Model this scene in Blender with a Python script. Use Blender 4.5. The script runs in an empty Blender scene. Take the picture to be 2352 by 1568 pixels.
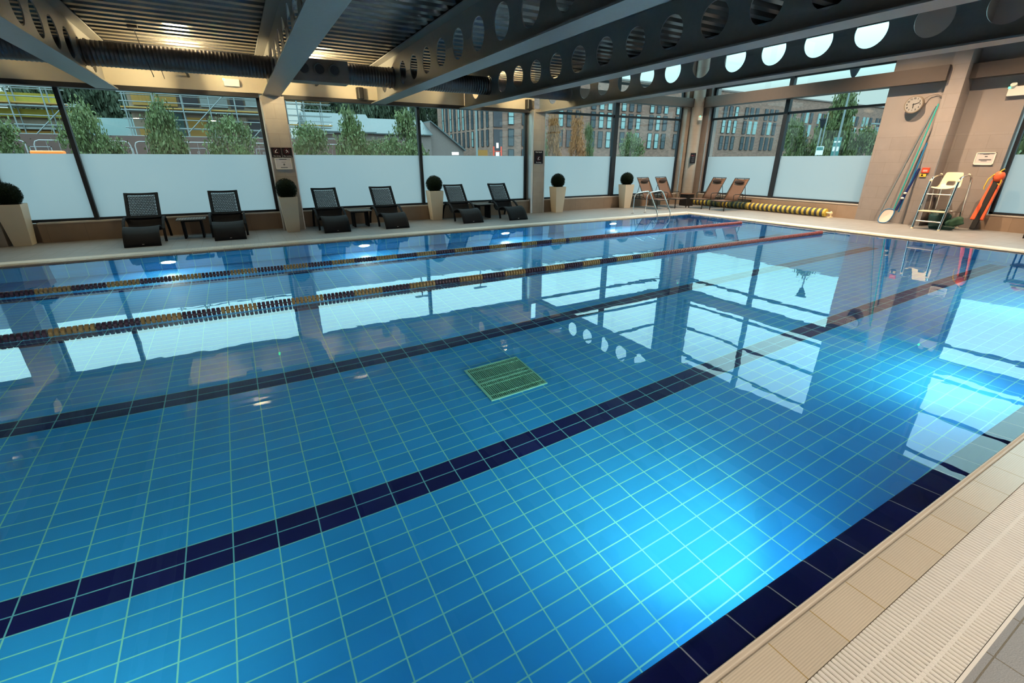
import bpy, bmesh, math, random
from mathutils import Vector, Matrix
random.seed(7)
SC = bpy.context.scene
COL = SC.collection
PI = math.pi
R = math.radians

# ------------------------------------------------------------------ materials
def newmat(name):
    m = bpy.data.materials.new(name); m.use_nodes = True
    nt = m.node_tree
    return m, nt, nt.nodes['Principled BSDF']

def mat(name, col, rough=.5, metal=0., spec=.5, noise=0., nscale=8., bump=0., bscale=40., emit=None, estr=0.):
    m, nt, b = newmat(name)
    b.inputs['Base Color'].default_value = (*col, 1)
    b.inputs['Roughness'].default_value = rough
    b.inputs['Metallic'].default_value = metal
    b.inputs['Specular IOR Level'].default_value = spec
    L = nt.links.new
    if noise or bump:
        tc = nt.nodes.new('ShaderNodeTexCoord')
    if noise:
        n = nt.nodes.new('ShaderNodeTexNoise'); n.inputs['Scale'].default_value = nscale; n.inputs['Detail'].default_value = 5
        L(tc.outputs['Object'], n.inputs['Vector'])
        mx = nt.nodes.new('ShaderNodeMix'); mx.data_type = 'RGBA'
        mx.inputs[6].default_value = (*[c*(1-noise) for c in col], 1)
        mx.inputs[7].default_value = (*[min(1, c*(1+noise)) for c in col], 1)
        L(n.outputs['Fac'], mx.inputs[0]); L(mx.outputs[2], b.inputs['Base Color'])
    if bump:
        n2 = nt.nodes.new('ShaderNodeTexNoise'); n2.inputs['Scale'].default_value = bscale; n2.inputs['Detail'].default_value = 3
        L(tc.outputs['Object'], n2.inputs['Vector'])
        bp = nt.nodes.new('ShaderNodeBump'); bp.inputs['Strength'].default_value = bump; bp.inputs['Distance'].default_value = .01
        L(n2.outputs['Fac'], bp.inputs['Height']); L(bp.outputs['Normal'], b.inputs['Normal'])
    if emit:
        b.inputs['Emission Color'].default_value = (*emit, 1); b.inputs['Emission Strength'].default_value = estr
    return m

def tiles(name, col, grout, w, h, mortar, axes=(0, 1), off=(0, 0), rough=.3, var=.05, stagger=0., bump=.3, spec=.5, fine=0., finescale=300., noise=0.):
    """square-set tiles: brick pattern over two object axes"""
    m, nt, b = newmat(name); N = nt.nodes.new; L = nt.links.new
    tc = N('ShaderNodeTexCoord'); sp = N('ShaderNodeSeparateXYZ'); cb = N('ShaderNodeCombineXYZ')
    L(tc.outputs['Object'], sp.inputs[0])
    for i in (0, 1):
        a = N('ShaderNodeMath'); a.operation = 'SUBTRACT'; a.inputs[1].default_value = off[i]
        L(sp.outputs[axes[i]], a.inputs[0]); L(a.outputs[0], cb.inputs[i])
    br = N('ShaderNodeTexBrick'); br.offset = stagger; br.squash = 1
    br.inputs['Scale'].default_value = 1; br.inputs['Brick Width'].default_value = w; br.inputs['Row Height'].default_value = h
    br.inputs['Mortar Size'].default_value = mortar; br.inputs['Mortar Smooth'].default_value = .1; br.inputs['Bias'].default_value = 0
    br.inputs['Color1'].default_value = (*[c*(1-var) for c in col], 1)
    br.inputs['Color2'].default_value = (*[min(1, c*(1+var)) for c in col], 1)
    br.inputs['Mortar'].default_value = (*grout, 1)
    L(cb.outputs[0], br.inputs['Vector'])
    out = br.outputs['Color']
    if noise:
        n = N('ShaderNodeTexNoise'); n.inputs['Scale'].default_value = 5; n.inputs['Detail'].default_value = 6
        L(tc.outputs['Object'], n.inputs['Vector'])
        rp = N('ShaderNodeMapRange'); rp.inputs[3].default_value = 1-noise; rp.inputs[4].default_value = 1+noise
        L(n.outputs['Fac'], rp.inputs[0])
        mu = N('ShaderNodeVectorMath'); mu.operation = 'SCALE'
        L(out, mu.inputs[0]); L(rp.outputs[0], mu.inputs['Scale']); out = mu.outputs[0]
    L(out, b.inputs['Base Color'])
    b.inputs['Roughness'].default_value = rough; b.inputs['Specular IOR Level'].default_value = spec
    bp = N('ShaderNodeBump'); bp.inputs['Strength'].default_value = bump; bp.inputs['Distance'].default_value = .004; bp.invert = True
    L(br.outputs['Fac'], bp.inputs['Height'])
    last = bp
    if fine:
        v = N('ShaderNodeTexVoronoi'); v.inputs['Scale'].default_value = finescale; L(tc.outputs['Object'], v.inputs['Vector'])
        b2 = N('ShaderNodeBump'); b2.inputs['Strength'].default_value = fine; b2.inputs['Distance'].default_value = .002
        L(v.outputs['Distance'], b2.inputs['Height']); L(bp.outputs['Normal'], b2.inputs['Normal']); last = b2
    L(last.outputs['Normal'], b.inputs['Normal'])
    return m

def shader_mat(name):
    m = bpy.data.materials.new(name); m.use_nodes = True; nt = m.node_tree
    nt.nodes.remove(nt.nodes['Principled BSDF'])
    return m, nt, nt.nodes['Material Output']

def two_sided_fresnel(nt, ior):
    """the same reflectance from either side of a thin sheet"""
    g = nt.nodes.new('ShaderNodeNewGeometry'); mr = nt.nodes.new('ShaderNodeMapRange')
    mr.inputs[3].default_value = ior; mr.inputs[4].default_value = 1/ior
    f = nt.nodes.new('ShaderNodeFresnel')
    nt.links.new(g.outputs['Backfacing'], mr.inputs[0]); nt.links.new(mr.outputs[0], f.inputs['IOR'])
    return f

def glass_mat():
    m, nt, o = shader_mat('window_glass'); N = nt.nodes.new; L = nt.links.new
    t = N('ShaderNodeBsdfTransparent'); t.inputs[0].default_value = (.95, .95, .93, 1)
    g = N('ShaderNodeBsdfGlossy'); g.inputs['Roughness'].default_value = .0
    f = two_sided_fresnel(nt, 1.9)
    x = N('ShaderNodeMixShader'); L(f.outputs[0], x.inputs[0]); L(t.outputs[0], x.inputs[1]); L(g.outputs[0], x.inputs[2]); L(x.outputs[0], o.inputs[0])
    return m

def film_mat():
    m, nt, o = shader_mat('frosted_film'); N = nt.nodes.new; L = nt.links.new
    t = N('ShaderNodeBsdfTranslucent'); t.inputs[0].default_value = (.335, .332, .346, 1)
    d = N('ShaderNodeBsdfDiffuse'); d.inputs[0].default_value = (.55, .62, .65, 1)
    x = N('ShaderNodeMixShader'); x.inputs[0].default_value = .24
    rf = N('ShaderNodeBsdfRefraction'); rf.inputs['IOR'].default_value = 1.01; rf.inputs['Roughness'].default_value = .62; rf.inputs['Color'].default_value = (.40, .455, .49, 1)
    tr = N('ShaderNodeMixShader'); tr.inputs[0].default_value = .06
    L(t.outputs[0], tr.inputs[1]); L(rf.outputs[0], tr.inputs[2])
    L(tr.outputs[0], x.inputs[1]); L(d.outputs[0], x.inputs[2])
    g = N('ShaderNodeBsdfGlossy'); g.inputs['Roughness'].default_value = .08
    f = two_sided_fresnel(nt, 1.35)
    y = N('ShaderNodeMixShader'); L(f.outputs[0], y.inputs[0]); L(x.outputs[0], y.inputs[1]); L(g.outputs[0], y.inputs[2]); L(y.outputs[0], o.inputs[0])
    return m

def water_mat():
    m, nt, o = shader_mat('pool_water'); N = nt.nodes.new; L = nt.links.new
    g = N('ShaderNodeBsdfGlass'); g.inputs['IOR'].default_value = 1.333; g.inputs['Roughness'].default_value = 0
    g.inputs['Color'].default_value = (.93, .99, 1, 1)
    tc = N('ShaderNodeTexCoord')
    n = N('ShaderNodeTexNoise'); n.inputs['Scale'].default_value = 3.2; n.inputs['Detail'].default_value = 2.0; n.inputs['Roughness'].default_value = .45
    L(tc.outputs['Object'], n.inputs['Vector'])
    n3 = N('ShaderNodeTexNoise'); n3.inputs['Scale'].default_value = .35; n3.inputs['Detail'].default_value = 1
    L(tc.outputs['Object'], n3.inputs['Vector'])
    mr = N('ShaderNodeMapRange'); mr.inputs[1].default_value = .35; mr.inputs[2].default_value = .7; mr.inputs[3].default_value = .15; mr.inputs[4].default_value = 1.
    L(n3.outputs['Fac'], mr.inputs[0])
    mu = N('ShaderNodeMath'); mu.operation = 'MULTIPLY'; L(n.outputs['Fac'], mu.inputs[0]); L(mr.outputs[0], mu.inputs[1])
    b = N('ShaderNodeBump'); b.inputs['Strength'].default_value = .5; b.inputs['Distance'].default_value = .0028
    L(mu.outputs[0], b.inputs['Height']); L(b.outputs['Normal'], g.inputs['Normal'])
    L(g.outputs[0], o.inputs[0])
    return m

M = {}
POOLC = (.022, .29, .70)
NAVY = (.008, .010, .085)
GROUT = (.20, .64, .60)
M['pool_floor'] = tiles('pool_floor_tile', POOLC, GROUT, .25, .125, .0042, (0, 1), (.062, .015), rough=.25, var=.06, bump=.15)
M['pool_navy'] = tiles('pool_navy_tile', NAVY, (.13, .42, .50), .25, .125, .0042, (0, 1), (.062, .015), rough=.25, var=.15, bump=.15)
M['pool_wall_x'] = tiles('pool_wall_tile_long', POOLC, GROUT, .25, .125, .0042, (0, 2), (.062, .05), rough=.25, var=.06, bump=.15)
M['pool_wall_y'] = tiles('pool_wall_tile_short', POOLC, GROUT, .25, .125, .0042, (1, 2), (.015, .05), rough=.25, var=.06, bump=.15)
M['lip_x'] = tiles('lip_navy_tile_long', NAVY, (.62, .60, .52), .25, 4., .003, (0, 1), (.055, -2), rough=.4, var=.15, bump=.2, spec=.1)
M['lip_y'] = tiles('lip_navy_tile_short', NAVY, (.62, .60, .52), .25, 4., .003, (1, 0), (.055, -2), rough=.4, var=.15, bump=.2, spec=.1)

def coping_mat(name, ax):
    m = tiles(name, (.60, .525, .42), (.40, .29, .13), .25, 40., .0024, (ax, 1-ax), (.055, -20), rough=.22, var=.05, bump=.3, noise=.06)
    nt = m.node_tree; N = nt.nodes.new; L = nt.links.new
    tc = N('ShaderNodeTexCoord'); w = N('ShaderNodeTexWave'); w.wave_type = 'BANDS'; w.bands_direction = 'Y' if ax == 0 else 'X'
    w.inputs['Scale'].default_value = 40.; w.wave_profile = 'SIN'
    L(tc.outputs['Object'], w.inputs['Vector'])
    b = nt.nodes['Principled BSDF']; old = b.inputs['Normal'].links[0].from_socket
    bp = N('ShaderNodeBump'); bp.inputs['Strength'].default_value = .22; bp.inputs['Distance'].default_value = .003
    L(w.outputs['Fac'], bp.inputs['Height']); L(old, bp.inputs['Normal']); L(bp.outputs['Normal'], b.inputs['Normal'])
    return m
M['coping_x'] = coping_mat('coping_tile_long', 0)
M['coping_y'] = coping_mat('coping_tile_short', 1)
M['lip_beige'] = mat('coping_lip_glaze', (.56, .50, .42), .35, noise=.05)
M['grate'] = mat('white_grating_plastic', (.78, .75, .70), .4, noise=.05)
M['gutter'] = mat('gutter_dark', (.10, .09, .07), .7)
M['deck'] = tiles('deck_tile', (.262, .262, .27), (.15, .12, .08), .25, .25, .0026, (0, 1), (.17, .10), rough=.42, var=.06, bump=.4, fine=.5, finescale=240., noise=.10)
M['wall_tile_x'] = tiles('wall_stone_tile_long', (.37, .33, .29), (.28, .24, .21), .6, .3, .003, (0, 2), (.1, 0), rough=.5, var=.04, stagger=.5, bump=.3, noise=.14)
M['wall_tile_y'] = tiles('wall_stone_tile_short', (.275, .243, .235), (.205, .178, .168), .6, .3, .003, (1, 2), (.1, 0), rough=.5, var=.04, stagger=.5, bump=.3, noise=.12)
M['plinth_x'] = tiles('plinth_tile_long', (.26, .19, .14), (.17, .12, .09), .6, .6, .003, (0, 2), (.1, -.1), rough=.45, var=.06, bump=.3, noise=.15)
M['plinth_y'] = tiles('plinth_tile_short', (.32, .23, .17), (.22, .15, .1), .6, .6, .003, (1, 2), (.1, -.1), rough=.45, var=.06, bump=.3, noise=.12)
M['plaster'] = mat('beige_plaster', (.275, .243, .235), .7, noise=.05, nscale=3, bump=.1, bscale=60)
M['header'] = mat('header_panel_paint', (.56, .49, .37), .55, noise=.04)
M['plaster_pink'] = mat('pink_beige_plaster', (.55, .45, .40), .8, noise=.05, nscale=3)
M['trim'] = mat('brushed_aluminium_trim', (.62, .62, .62), .3, .9)
M['sill'] = mat('pale_sill', (.55, .50, .46), .35, noise=.05)
M['frame'] = mat('dark_window_frame', (.018, .023, .032), .45, spec=.3)
M['black'] = mat('black_frame', (.015, .015, .017), .45)
M['beam'] = mat('grey_steel_paint', (.16, .157, .15), .36, noise=.12, nscale=14, bump=.12, bscale=90)
M['channel'] = mat('brown_grey_steel_paint', (.085, .068, .060), .42, noise=.1, nscale=10)
M['roof'] = mat('dark_metal_decking', (.09, .085, .083), .27, .8, noise=.15, nscale=6)
M['roof_high'] = mat('high_ceiling_panel', (.20, .17, .15), .7, noise=.05)
M['duct'] = mat('galvanised_duct', (.13, .12, .12), .38, .75, noise=.25, nscale=12)
M['ductbox'] = mat('dark_plenum', (.17, .14, .12), .45, .5, noise=.15)
M['glass'] = glass_mat(); M['film'] = film_mat(); M['water'] = water_mat()
M['wicker'] = mat('black_wicker', (.010, .011, .016), .6, spec=.15, bump=.8, bscale=160, noise=.3, nscale=90)
M['wicker_top'] = mat('grey_wicker', (.13, .135, .14), .45, bump=.6, bscale=160, noise=.35, nscale=60)  # table tops: a paler grey than the black weave
M['planter'] = mat('cream_planter', (.66, .58, .46), .45, noise=.06, nscale=4)
M['soil'] = mat('dark_soil', (.02, .015, .01), .9)
M['boxleaf'] = mat('topiary_leaf', (.0045, .011, .0045), .7, spec=.1, noise=.5, nscale=30)
M['brown_sling'] = mat('brown_mesh_fabric', (.15, .070, .036), .6, bump=.3, bscale=300, noise=.12, nscale=20)
M['brown_pillow'] = mat('dark_brown_cushion', (.045, .024, .018), .7, noise=.2)
M['dark_metal'] = mat('dark_brown_metal', (.022, .016, .014), .4, .3)
M['chrome'] = mat('polished_steel', (.80, .80, .78), .10, 1.)
M['chrome_dull'] = mat('satin_steel', (.55, .54, .52), .28, 1.)
M['cream_plastic'] = mat('cream_plastic', (.86, .74, .50), .35)
M['white_plastic'] = mat('white_plastic', (.82, .80, .74), .35)
M['foam_yellow'] = mat('yellow_foam', (.60, .45, .08), .6, noise=.1)
M['foam_dark'] = mat('dark_blue_grey_foam', (.055, .06, .075), .6, noise=.2)
M['foam_olive'] = mat('faded_olive_foam', (.24, .22, .07), .6, noise=.2)
M['foam_green'] = mat('dark_green_foam', (.03, .06, .055), .6, noise=.2)
M['float_yellow'] = mat('ochre_float', (.46, .30, .12), .35, noise=.15, nscale=40)
M['float_purple'] = mat('dark_purple_float', (.075, .045, .085), .35, noise=.2, nscale=40)
M['float_red'] = mat('red_float', (.30, .065, .06), .35, noise=.15, nscale=40)
M['float_cream'] = mat('pale_float', (.36, .31, .17), .35)
M['cable'] = mat('dark_cable', (.02, .02, .02), .6)
M['sign_dark'] = mat('dark_plum_sign', (.010, .008, .012), .6, spec=.15)
M['sign_white'] = mat('sign_white', (.80, .78, .76), .5)
M['sign_red'] = mat('sign_red', (.22, .025, .03), .5)
M['sign_grey'] = mat('sign_print_grey', (.10, .10, .12), .5)
M['paper'] = mat('notice_paper', (.56, .54, .56), .5)
M['red'] = mat('red_box', (.75, .07, .03), .35)
M['yellow'] = mat('yellow_label', (.80, .52, .05), .5)
M['orange_fabric'] = mat('orange_red_fabric', (.80, .12, .04), .5, noise=.15, nscale=20)
M['tube_black'] = mat('black_strap', (.008, .008, .01), .6)
M['green_bag'] = mat('dark_green_bag', (.008, .045, .036), .5, noise=.3, nscale=10, bump=.4, bscale=30)
M['green_light'] = mat('pale_green_fabric', (.045, .11, .06), .6, noise=.3)
M['teal_pole'] = mat('teal_pole', (.03, .35, .33), .3)
M['blue_pole'] = mat('blue_pole', (.02, .16, .38), .3)
M['navy_pole'] = mat('navy_sleeve', (.01, .025, .14), .4)
M['net_white'] = mat('white_netting', (.62, .55, .50), .8, noise=.15, nscale=200)
M['wall_clock_rim'] = mat('clock_rim', (.20, .165, .13), .4); M['clock_dial'] = mat('clock_dial', (.30, .29, .28), .5)
M['speaker'] = mat('black_speaker', (.012, .012, .012), .5)
M['drain'] = mat('teal_drain_grille', (.21, .56, .44), .4, noise=.1)
M['drain_dark'] = mat('drain_pit', (.05, .16, .11), .7)
M['lamp_warm'] = mat('warm_lamp_lens', (1, 1, 1), .5, emit=(1., .80, .44), estr=950.)
M['lamp_spot'] = mat('downlight_lens', (1, 1, 1), .5, emit=(1., .80, .55), estr=30.)
M['lamp_pool'] = mat('underwater_lens', (1, 1, 1), .5, emit=(.75, 1., 1.), estr=300.)
M['led_green'] = mat('green_led', (.1, .8, .3), .5, emit=(.05, 1., .35), estr=5.)
# outdoors
M['asphalt'] = mat('asphalt', (.06, .06, .063), .9, noise=.15, nscale=2)
M['brick'] = tiles('red_brown_brick', (.20, .098, .075), (.17, .12, .10), .45, .15, .014, (0, 2), (0, 0), rough=.85, var=.22, stagger=.5, bump=.2, noise=.18)
M['brick_y'] = tiles('red_brown_brick_side', (.22, .115, .088), (.19, .14, .12), .45, .15, .014, (1, 2), (0, 0), rough=.85, var=.22, stagger=.5, bump=.2, noise=.18)
M['grey_brick'] = mat('grey_purple_brick', (.15, .115, .11), .9, noise=.2, nscale=6)
M['win_dark'] = mat('dark_pane', (.05, .065, .08), .08)
M['win_pale'] = mat('pale_blind_pane', (.22, .33, .34), .2)
M['slate'] = mat('pale_blue_roof', (.062, .075, .082), .5, noise=.08)
M['teal_roof'] = mat('teal_roof_sheet', (.03, .072, .075), .5, noise=.08)
M['hoard'] = mat('brown_hoarding', (.085, .04, .034), .6, noise=.12, nscale=1.5)
M['hoard_line'] = mat('pale_line', (.26, .24, .25), .6)
M['galv'] = mat('galvanised_tube', (.20, .22, .23), .4, .4)
M['board_yellow'] = mat('ochre_board', (.38, .20, .045), .7, noise=.3, nscale=1.2)
M['board_blue'] = mat('pale_blue_membrane', (.25, .27, .28), .7, noise=.15, nscale=1)
M['block'] = mat('site_blockwork', (.26, .19, .15), .9, noise=.25, nscale=1.5)
M['mesh_green'] = mat('yellow_green_guard', (.36, .28, .03), .7, noise=.3, nscale=3)
M['dark_open'] = mat('dark_opening', (.045, .04, .05), .8)
M['leaf'] = mat('tree_leaf', (.085, .11, .032), .6, noise=.5, nscale=1.5)
M['leaf_orange'] = mat('autumn_leaf', (.27, .105, .03), .6, noise=.4, nscale=2)
M['leaf_dark'] = mat('woodland_leaf', (.035, .052, .026), .7, noise=.5, nscale=.8)
M['bark'] = mat('bark', (.10, .07, .05), .9, noise=.2)
M['post_grey'] = mat('grey_post', (.17, .20, .21), .4)
M['teal_sign'] = mat('teal_board', (.05, .17, .165), .5)
M['van_white'] = mat('white_van_paint', (.26, .27, .28), .3)
M['amber'] = mat('amber_lens', (.80, .20, .03), .3, emit=(1., .22, .02), estr=.35)
M['orange_board'] = mat('orange_board', (.30, .12, .015), .6)
M['lit_sign'] = mat('lit_sign', (.9, .9, .85), .5, emit=(1., .95, .85), estr=1.2)

# ------------------------------------------------------------------ mesh builder
class MB:
    def __init__(s): s.v = []; s.f = []; s.m = []; s.sm = []
    def add(s, vs, fs, mi=0, smooth=False):
        o = len(s.v); s.v += [tuple(v) for v in vs]
        for f in fs: s.f.append(tuple(i+o for i in f)); s.m.append(mi); s.sm.append(smooth)
        return s
    def box(s, x0, x1, y0, y1, z0, z1, mi=0, M4=None):
        vs = [(x0, y0, z0), (x1, y0, z0), (x1, y1, z0), (x0, y1, z0), (x0, y0, z1), (x1, y0, z1), (x1, y1, z1), (x0, y1, z1)]
        if M4: vs = [M4 @ Vector(v) for v in vs]
        return s.add(vs, [(0, 3, 2, 1), (4, 5, 6, 7), (0, 1, 5, 4), (1, 2, 6, 5), (2, 3, 7, 6), (3, 0, 4, 7)], mi)
    def quad(s, a, b, c, d, mi=0): return s.add([a, b, c, d], [(0, 1, 2, 3)], mi)
    def tube(s, path, r, seg=10, mi=0, closed=False, cap=True, rad=None):
        P = [Vector(p) for p in path]; n = len(P); rings = []
        up = None
        for i in range(n):
            if closed: t = (P[(i+1) % n]-P[i-1])
            else: t = (P[min(i+1, n-1)]-P[max(i-1, 0)])
            t.normalize()
            if up is None:
                up = Vector((0, 0, 1)) if abs(t.z) < .9 else Vector((1, 0, 0))
            a = t.cross(up)
            if a.length < 1e-5: a = t.cross(Vector((0, 1, 0)))
            a.normalize(); b = a.cross(t); up = b
            rr = rad[i] if rad else r
            rings.append([P[i]+a*rr*math.cos(2*PI*k/seg)+b*rr*math.sin(2*PI*k/seg) for k in range(seg)])
        vs = [v for g in rings for v in g]; fs = []
        for i in range(n if closed else n-1):
            j = (i+1) % n
            for k in range(seg):
                k2 = (k+1) % seg
                fs.append((i*seg+k, i*seg+k2, j*seg+k2, j*seg+k))
        s.add(vs, fs, mi, True)
        if cap and not closed:
            o = len(s.v)
            s.add(rings[0], [tuple(range(seg))], mi); s.add(rings[-1], [tuple(reversed(range(seg)))], mi)
        return s
    def cyl(s, p0, p1, r, seg=16, mi=0, r2=None): return s.tube([p0, p1], r, seg, mi, rad=[r, r if r2 is None else r2])
    def sweep(s, path, w, t, side, mi=0):
        """flat band: width w along 'side', thickness t"""
        P = [Vector(p) for p in path]; sd = Vector(side).normalized(); rings = []
        for i in range(len(P)):
            tg = (P[min(i+1, len(P)-1)]-P[max(i-1, 0)]).normalized(); nn = tg.cross(sd).normalized()
            rings.append([P[i]-sd*w/2-nn*t/2, P[i]+sd*w/2-nn*t/2, P[i]+sd*w/2+nn*t/2, P[i]-sd*w/2+nn*t/2])
        vs = [v for g in rings for v in g]; fs = []
        for i in range(len(P)-1):
            for k in range(4):
                k2 = (k+1) % 4; fs.append((i*4+k, i*4+k2, i*4+4+k2, i*4+4+k))
        fs += [(3, 2, 1, 0), tuple(len(vs)-4+k for k in range(4))]
        return s.add(vs, fs, mi)
    def sphere(s, c, r, seg=16, rings=10, mi=0, sc=(1, 1, 1)):
        c = Vector(c); vs = []; fs = []
        for i in range(rings+1):
            th = PI*i/rings
            for k in range(seg):
                ph = 2*PI*k/seg
                vs.append(c+Vector((r*sc[0]*math.sin(th)*math.cos(ph), r*sc[1]*math.sin(th)*math.sin(ph), r*sc[2]*math.cos(th))))
        for i in range(rings):
            for k in range(seg):
                k2 = (k+1) % seg; fs.append((i*seg+k, (i+1)*seg+k, (i+1)*seg+k2, i*seg+k2))
        return s.add(vs, fs, mi, True)
    def extrude(s, prof, axis, a0, a1, mi=0, closed=True, smooth=False):
        """profile in the two other axes (order kept), extruded along axis 0/1/2"""
        def pt(p, a):
            q = list(p); q.insert(axis, a); return tuple(q)
        n = len(prof); vs = [pt(p, a0) for p in prof]+[pt(p, a1) for p in prof]
        fs = [(i, (i+1) % n, n+(i+1) % n, n+i) for i in range(n if closed else n-1)]
        s.add(vs, fs, mi, smooth)
        if closed: s.add(vs[:n], [tuple(reversed(range(n)))], mi); s.add(vs[n:], [tuple(range(n))], mi)
        return s
    def disc(s, c, r, normal, seg=24, mi=0):
        nrm = Vector(normal).normalized(); a = nrm.orthogonal().normalized(); b = nrm.cross(a); c = Vector(c)
        return s.add([c+a*r*math.cos(2*PI*k/seg)+b*r*math.sin(2*PI*k/seg) for k in range(seg)], [tuple(range(seg))], mi)
    def build(s, name, mats, parent=None, recalc=True, bevel=0.):
        me = bpy.data.meshes.new(name); me.from_pydata([tuple(v) for v in s.v], [], s.f)
        for m in (mats if isinstance(mats, (list, tuple)) else [mats]): me.materials.append(M[m] if isinstance(m, str) else m)
        me.polygons.foreach_set('material_index', s.m); me.polygons.foreach_set('use_smooth', s.sm)
        if recalc:
            bm = bmesh.new(); bm.from_mesh(me); bmesh.ops.recalc_face_normals(bm, faces=bm.faces); bm.to_mesh(me); bm.free()
        o = bpy.data.objects.new(name, me); COL.objects.link(o)
        if parent: o.parent = parent
        if bevel:
            b = o.modifiers.new('bevel', 'BEVEL'); b.width = bevel; b.segments = 2; b.limit_method = 'ANGLE'
        return o

def thing(name, label, cat, loc=(0, 0, 0), rz=0., group=None):
    o = bpy.data.objects.new(name, None); COL.objects.link(o); o.empty_display_size = .1
    o.location = loc; o.rotation_euler = (0, 0, rz); o['label'] = label; o['category'] = cat
    if group: o['group'] = group
    return o
def tag(o, label, cat, group=None):
    o['label'] = label; o['category'] = cat
    if group: o['group'] = group
    return o
def struct(o, label=None):
    o['kind'] = 'structure'
    if label: o['label'] = label
    return o
def dup(root, loc, rz=None, label=None, scale=None):
    def cp(o, parent):
        c = o.copy(); COL.objects.link(c)
        if parent: c.parent = parent
        for ch in o.children: cp(ch, c)
        return c
    r = cp(root, None); r.location = loc
    if rz is not None: r.rotation_euler = (0, 0, rz)
    if label: r['label'] = label
    if scale: r.scale = scale
    return r
def text(name, s, size, loc, rot, m, parent=None, ext=.0008, align='CENTER', bold=0.):
    cu = bpy.data.curves.new(name, 'FONT'); cu.body = s; cu.size = size; cu.align_x = align; cu.align_y = 'CENTER'; cu.extrude = ext; cu.offset = bold
    to = bpy.data.objects.new(name+'_tmp', cu); COL.objects.link(to)
    dg = bpy.context.evaluated_depsgraph_get()
    me = bpy.data.meshes.new_from_object(to.evaluated_get(dg)); me.name = name
    bpy.data.objects.remove(to)
    me.materials.clear(); me.materials.append(M[m])
    o = bpy.data.objects.new(name, me); COL.objects.link(o); o.location = loc; o.rotation_euler = rot
    if parent: o.parent = parent
    return o
FACE_S = (R(90), 0, 0)             # reads from the pool, on a wall that faces -y
FACE_W = (R(90), 0, R(-90))        # on a wall that faces -x

# ------------------------------------------------------------------ camera
H = 1.55
cam = bpy.data.cameras.new('camera'); co = bpy.data.objects.new('camera', cam); COL.objects.link(co)
cam.sensor_width = 36; cam.sensor_fit = 'HORIZONTAL'; cam.lens = 36*1049./2352
cam.clip_start = .02; cam.clip_end = 500
pit = R(21.63); psi = R(60.385)
fwd = Vector((math.cos(psi)*math.cos(pit), math.sin(psi)*math.cos(pit), -math.sin(pit)))
co.location = (0, 0, H); co.rotation_euler = fwd.to_track_quat('-Z', 'Y').to_euler()
SC.camera = co

# ------------------------------------------------------------------ pool
PX0, PX1, PY0, PY1 = -7.95, 12.15, .54, 10.15      # water edges at the coping
LP = .125; ZF = -1.2; ZW = -.02
def strips(y0, y1, lanes):
    e = [y0]; tg = []
    for c in lanes:
        tg.append((e[-1], c-.125, 0)); tg.append((c-.125, c+.125, 1)); e.append(c+.125)
    tg.append((e[-1], y1, 0)); return tg
mb = MB()
ix0, ix1, iy0, iy1 = PX0+LP, PX1-LP, PY0+LP, PY1-LP
for a, b, k in strips(iy0, iy1, (2.765, 4.765, 6.765, 8.765)):
    if k:
        mb.quad((ix0, a, ZF), (ix0+1.2, a, ZF), (ix0+1.2, b, ZF), (ix0, b, ZF), 0)
        mb.quad((ix0+1.2, a, ZF), (ix1-.35, a, ZF), (ix1-.35, b, ZF), (ix0+1.2, b, ZF), 1)
        mb.quad((ix1-.35, a, ZF), (ix1, a, ZF), (ix1, b, ZF), (ix1-.35, b, ZF), 0)
    else: mb.quad((ix0, a, ZF), (ix1, a, ZF), (ix1, b, ZF), (ix0, b, ZF), 0)
struct(mb.build('pool_floor', ['pool_floor', 'pool_navy'], recalc=False))
zl = -.045
struct(MB().quad((ix0, iy0, ZF), (ix1, iy0, ZF), (ix1, iy0, zl-.01), (ix0, iy0, zl-.01)).build('pool_wall_near', 'pool_wall_x', recalc=False))
struct(MB().quad((ix0, iy1, ZF), (ix1, iy1, ZF), (ix1, iy1, zl-.01), (ix0, iy1, zl-.01)).build('pool_wall_far', 'pool_wall_x', recalc=False))
struct(MB().quad((ix1, iy0, ZF), (ix1, iy1, ZF), (ix1, iy1, zl-.01), (ix1, iy0, zl-.01)).build('pool_wall_right', 'pool_wall_y', recalc=False))
struct(MB().quad((ix0, iy0, ZF), (ix0, iy1, ZF), (ix0, iy1, zl-.01), (ix0, iy0, zl-.01)).build('pool_wall_left', 'pool_wall_y', recalc=False))

# rim profile: distance d outward from the water edge (d<0 = in the pool)
NAVP = [(-LP, zl-.012), (-LP+.006, zl-.003), (-LP+.02, zl), (-.012, -.032), (0, -.030)]
LIPP = [(0, -.030), (.002, -.012), (.004, -.003), (.008, 0), (.012, -.002), (.015, -.012), (.022, -.018), (.029, -.014), (.033, -.003), (.036, 0)]
COPP = [(.036, 0), (.172, 0), (.172, -.04)]
def ring(prof, name, mx, my):
    """one rim profile carried round the pool with mitred corners"""
    m = MB()
    cs = [((PX0, PY0), (-1, -1)), ((PX1, PY0), (1, -1)), ((PX1, PY1), (1, 1)), ((PX0, PY1), (-1, 1))]
    for i in range(4):
        (a, sa), (b, sb) = cs[i], cs[(i+1) % 4]
        vs = []
        for d, z in prof:
            vs.append((a[0]+sa[0]*d, a[1]+sa[1]*d, z)); vs.append((b[0]+sb[0]*d, b[1]+sb[1]*d, z))
        m.add(vs, [(2*k, 2*k+1, 2*k+3, 2*k+2) for k in range(len(prof)-1)], i % 2, len(prof) > 4)
    return struct(m.build(name, [mx, my], recalc=False))
ring(NAVP, 'pool_edge_step', 'lip_x', 'lip_y')
ring(LIPP, 'pool_edge_lip', 'lip_beige', 'lip_beige')
ring(COPP, 'pool_coping', 'coping_x', 'coping_y')
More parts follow.
